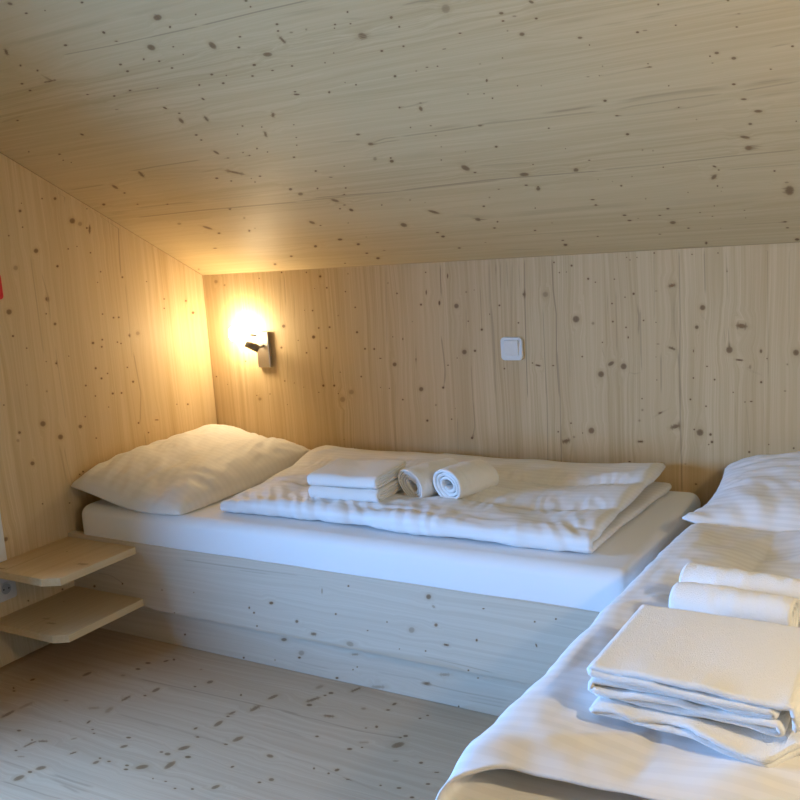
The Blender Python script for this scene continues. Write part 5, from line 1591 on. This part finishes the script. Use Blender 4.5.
rolled_towel('rolled white towel farthest back on the right bed, towards the striped pillow', RB2[0], RB2[1], .038, .034, 3.2, .010, .2, 74, cat_group='rolled towels on the right bed', start=.5)

# ------------------------------------------------------------------ corner shelves between left wall and bed
def shelf(label, w, zt, yf, cham, K, T):
    zb = zt - .024
    poly = [(.001, YB - .0005), (w, YB - .0005), (w, yf + cham[1]), (w - cham[0], yf), (.001, yf)]
    th = thing('wall_shelf', label, 'shelf', (w / 2, (YB + yf) / 2, zb), 'shelves in the corner by the long bed')
    o = panel('shelf_board', poly, [], lambda p: np.stack([p[:, 0], p[:, 1], 0 * p[:, 0] + zt], 1), (0, 0, 1), .024, W_SHELF, K, T, 1, th, step=.05)
    bmv = o.modifiers.new('edge', 'BEVEL'); bmv.width = .0012; bmv.segments = 2; bmv.limit_method = 'ANGLE'
    br = bm_obj('bracket', box_bm(.0012, .012, YB - .28, YB - .02, zb - .020, zb - .0002, .001), W_SHELF, th)
    return th
shelf('upper pale spruce corner shelf, level with the bed board, fixed to the left wall', .337, .3503, -1.169, (.054, .029),
      [[.30, -1.02, .020, .004, -.002, .006, .5], [.06, -1.150, .020, .003, -.002, .005, .5], [.14, -.95, .003, 0, 0, .003, .6]],
      [(np.array([[.085, -.83], [.088, -1.169]]), .0012, .55), (np.array([[.29, -1.055], [.31, -1.03], [.335, -1.02]]), .0015, .4)])
shelf('lower pale spruce corner shelf near the floor beneath the other shelf', .3445, .1654, -1.169, (.046, .026),
      [[.21, -1.10, .018, .003, -.001, .005, .4], [.16, -1.08, .014, .002, -.001, .004, .35], [.09, -.95, .003, 0, 0, .003, .5]],
      [(np.array([[.16, -.83], [.165, -1.169]]), .0012, .3)])

# ------------------------------------------------------------------ light switch, socket, red plaque
def rounded_plate(xc, zc, w, h, r, y0, y1, bev):
    bm = bmesh.new(); vs = []
    for (sx, sz, a0) in ((1, 1, 0), (-1, 1, math.pi / 2), (-1, -1, math.pi), (1, -1, 1.5 * math.pi)):
        for k in range(7):
            a = a0 + k / 6 * math.pi / 2
            vs.append(bm.verts.new((xc + sx * (w / 2 - r) + r * math.cos(a), y0, zc + sz * (h / 2 - r) + r * math.sin(a))))
    f = bm.faces.new(vs)
    r_ = bmesh.ops.extrude_face_region(bm, geom=[f])
    top = [v for v in r_['geom'] if isinstance(v, bmesh.types.BMVert)]
    for v in top: v.co.y = y1
    ed = [e for e in bm.edges if all(abs(v.co.y - y1) < 1e-6 for v in e.verts)]
    bmesh.ops.bevel(bm, geom=ed, offset=bev, segments=3, profile=.5, affect='EDGES')
    return bm
sx, sz = 1.390, .9185
sw = thing('light_switch', 'square white light switch on the back wall above the long bed', 'switch', (sx, 0, sz))
bm_obj('cover_frame', rounded_plate(sx, sz, .081, .081, .014, -.0005, -.010, .003), M_PLASTIC, sw, False)
bm = rounded_plate(sx, sz + .003, .054, .054, .003, -.0102, -.015, .0015)
for v in bm.verts:
    if v.co.y < -.013: v.co.y -= (v.co.z - sz) * .10
bm_obj('rocker', bm, M_PLASTIC, sw)

def rot_to_left(bm):   # plate built facing -y at origin -> facing +x on the left wall
    for v in bm.verts: v.co = Vector((-v.co.y, v.co.x, v.co.z))
    return bm
def shift(bm, d):
    for v in bm.verts: v.co += Vector(d)
    return bm
soc = thing('power_socket', 'white wall socket on the left wall between the two corner shelves', 'socket', (0, -1.107, .258))
so = (0, -1.107, .258)
bm_obj('cover_plate', shift(rot_to_left(rounded_plate(0, 0, .081, .081, .008, -.0005, -.010, .003)), so), M_GREYPL, soc)
bm = tube_bm((.0101, so[1], so[2]), (.0125, so[1], so[2]), .0215, 32, .020)
bm_obj('socket_rim', bm, M_GREYPL, soc)
well = bm_obj('socket_well', tube_bm((.0126, so[1], so[2]), (.0130, so[1], so[2]), .018, 32), plain('socket_grey', (.30, .30, .29), .5), soc)
for s_ in (-1, 1):
    bm_obj('pin_hole', tube_bm((.0131, so[1] + s_ * .0095, so[2]), (.0134, so[1] + s_ * .0095, so[2]), .003, 12), M_HOLE, well)
red = rot_to_left(rounded_plate(0, 0, .10, .085, .012, -.0005, -.014, .004))
tag(bm_obj('wall_plaque', shift(red, (0, -1.014, 1.250)), M_RED), 'small bright red plaque on the left wall at the very edge', 'plaque')

# ------------------------------------------------------------------ wall lamps
def wall_lamp(label):
    """built around (0,0,0) = wall point at the bottom centre of the base, facing -y"""
    t = thing('wall_lamp', label, 'lamp')
    bm_obj('base_plate', box_bm(-.032, .032, -.017, -.0005, 0, .145, .003, 3), M_NICKEL, t)
    # opal glass cube held in front of the upper half
    bm = box_bm(-.112, -.050, -.098, -.036, .114, .176)
    bmesh.ops.bevel(bm, geom=list(bm.edges), offset=.024, segments=6, profile=.5, affect='EDGES')
    bm_obj('glass_shade', bm, M_OPAL, t, True)
    bm_obj('stem', tube_bm((-.026, -.0165, .130), (-.078, -.064, .144), .005, 20), M_WHITE, t, True)
    bm = tube_bm((.012, -.056, .080), (-.026, -.082, .106), .0150, 28, .0150)
    tube_bm((-.026, -.082, .106), (-.029, -.0841, .1081), .0150, 28, .012, bm=bm)
    spot = bm_obj('reading_spot', bm, M_DARKMETAL, t, True)
    bm_obj('spot_joint', tube_bm((.004, -.0172, .088), (.004, -.054, .086), .006, 16), M_NICKEL, spot, True)
    return t
lamp = wall_lamp('lit wall lamp with nickel base and small dark reading spot on the back wall')
lamp.location = (.300, 0, .844)
def copy_tree(o, parent=None):
    c = o.copy(); COL.objects.link(c)
    if parent is not None: c.parent = parent
    for ch in list(o.children): copy_tree(ch, c)
    return c
lamp2 = copy_tree(lamp)
lamp2.location = (RX, LAMP2_Y, LAMP2_Z); lamp2.rotation_euler = (0, 0, -math.pi / 2)
for ch in lamp2.children:
    if ch.name.startswith('glass_shade'):
        ch.data = ch.data.copy(); ch.data.materials[0] = M_OPAL2
lamp2['label'] = 'lit wall lamp on the right wall beside the right bed'

# ------------------------------------------------------------------ daylight and camera
w = bpy.data.worlds.new('sky'); SC.world = w; w.use_nodes = True
bg = w.node_tree.nodes['Background']; bg.inputs[0].default_value = (.42, .62, 1., 1); bg.inputs[1].default_value = 1.0
ld = bpy.data.lights.new('daylight', 'AREA'); ld.shape = 'RECTANGLE'; ld.size = 1.25; ld.size_y = 1.0; ld.energy = DAY_E; ld.color = DAY_COL
lo = bpy.data.objects.new('daylight', ld); COL.objects.link(lo)
ld.spread = DAY_SPREAD
lo.location = (-.50, (y0 + y1) / 2, (z0 + z1) / 2)
lo.rotation_euler = Vector(tuple(-v for v in DAY_DIR)).to_track_quat('Z', 'Y').to_euler()

Mx = ((0.86165078, 0.50320208, -0.06592119), (-0.02782953, 0.17654757, 0.98389861), (-0.50673805, 0.84594245, -0.16612623))
cam = bpy.data.cameras.new('camera'); co = bpy.data.objects.new('camera', cam); COL.objects.link(co)
cam.sensor_fit = 'HORIZONTAL'; cam.sensor_width = 36; cam.lens = 912.76 / 800 * 36; cam.clip_start = .02
R = Matrix((Mx[0], Mx[1], tuple(-v for v in Mx[2]))).transposed()
co.matrix_world = Matrix.Translation((2.6631, -2.9059, 1.2944)) @ R.to_4x4()
SC.camera = co
SC.view_settings.view_transform = 'Standard'
try: SC.view_settings.look = 'None'
except Exception: pass
SC.view_settings.exposure = EXPO; SC.view_settings.gamma = 1; SC.view_settings.use_curve_mapping = False
cy = SC.cycles
cy.use_denoising = True
cy.max_bounces = 8; cy.diffuse_bounces = 6; cy.sample_clamp_indirect = 6.
cy.caustics_reflective = False; cy.caustics_refractive = False
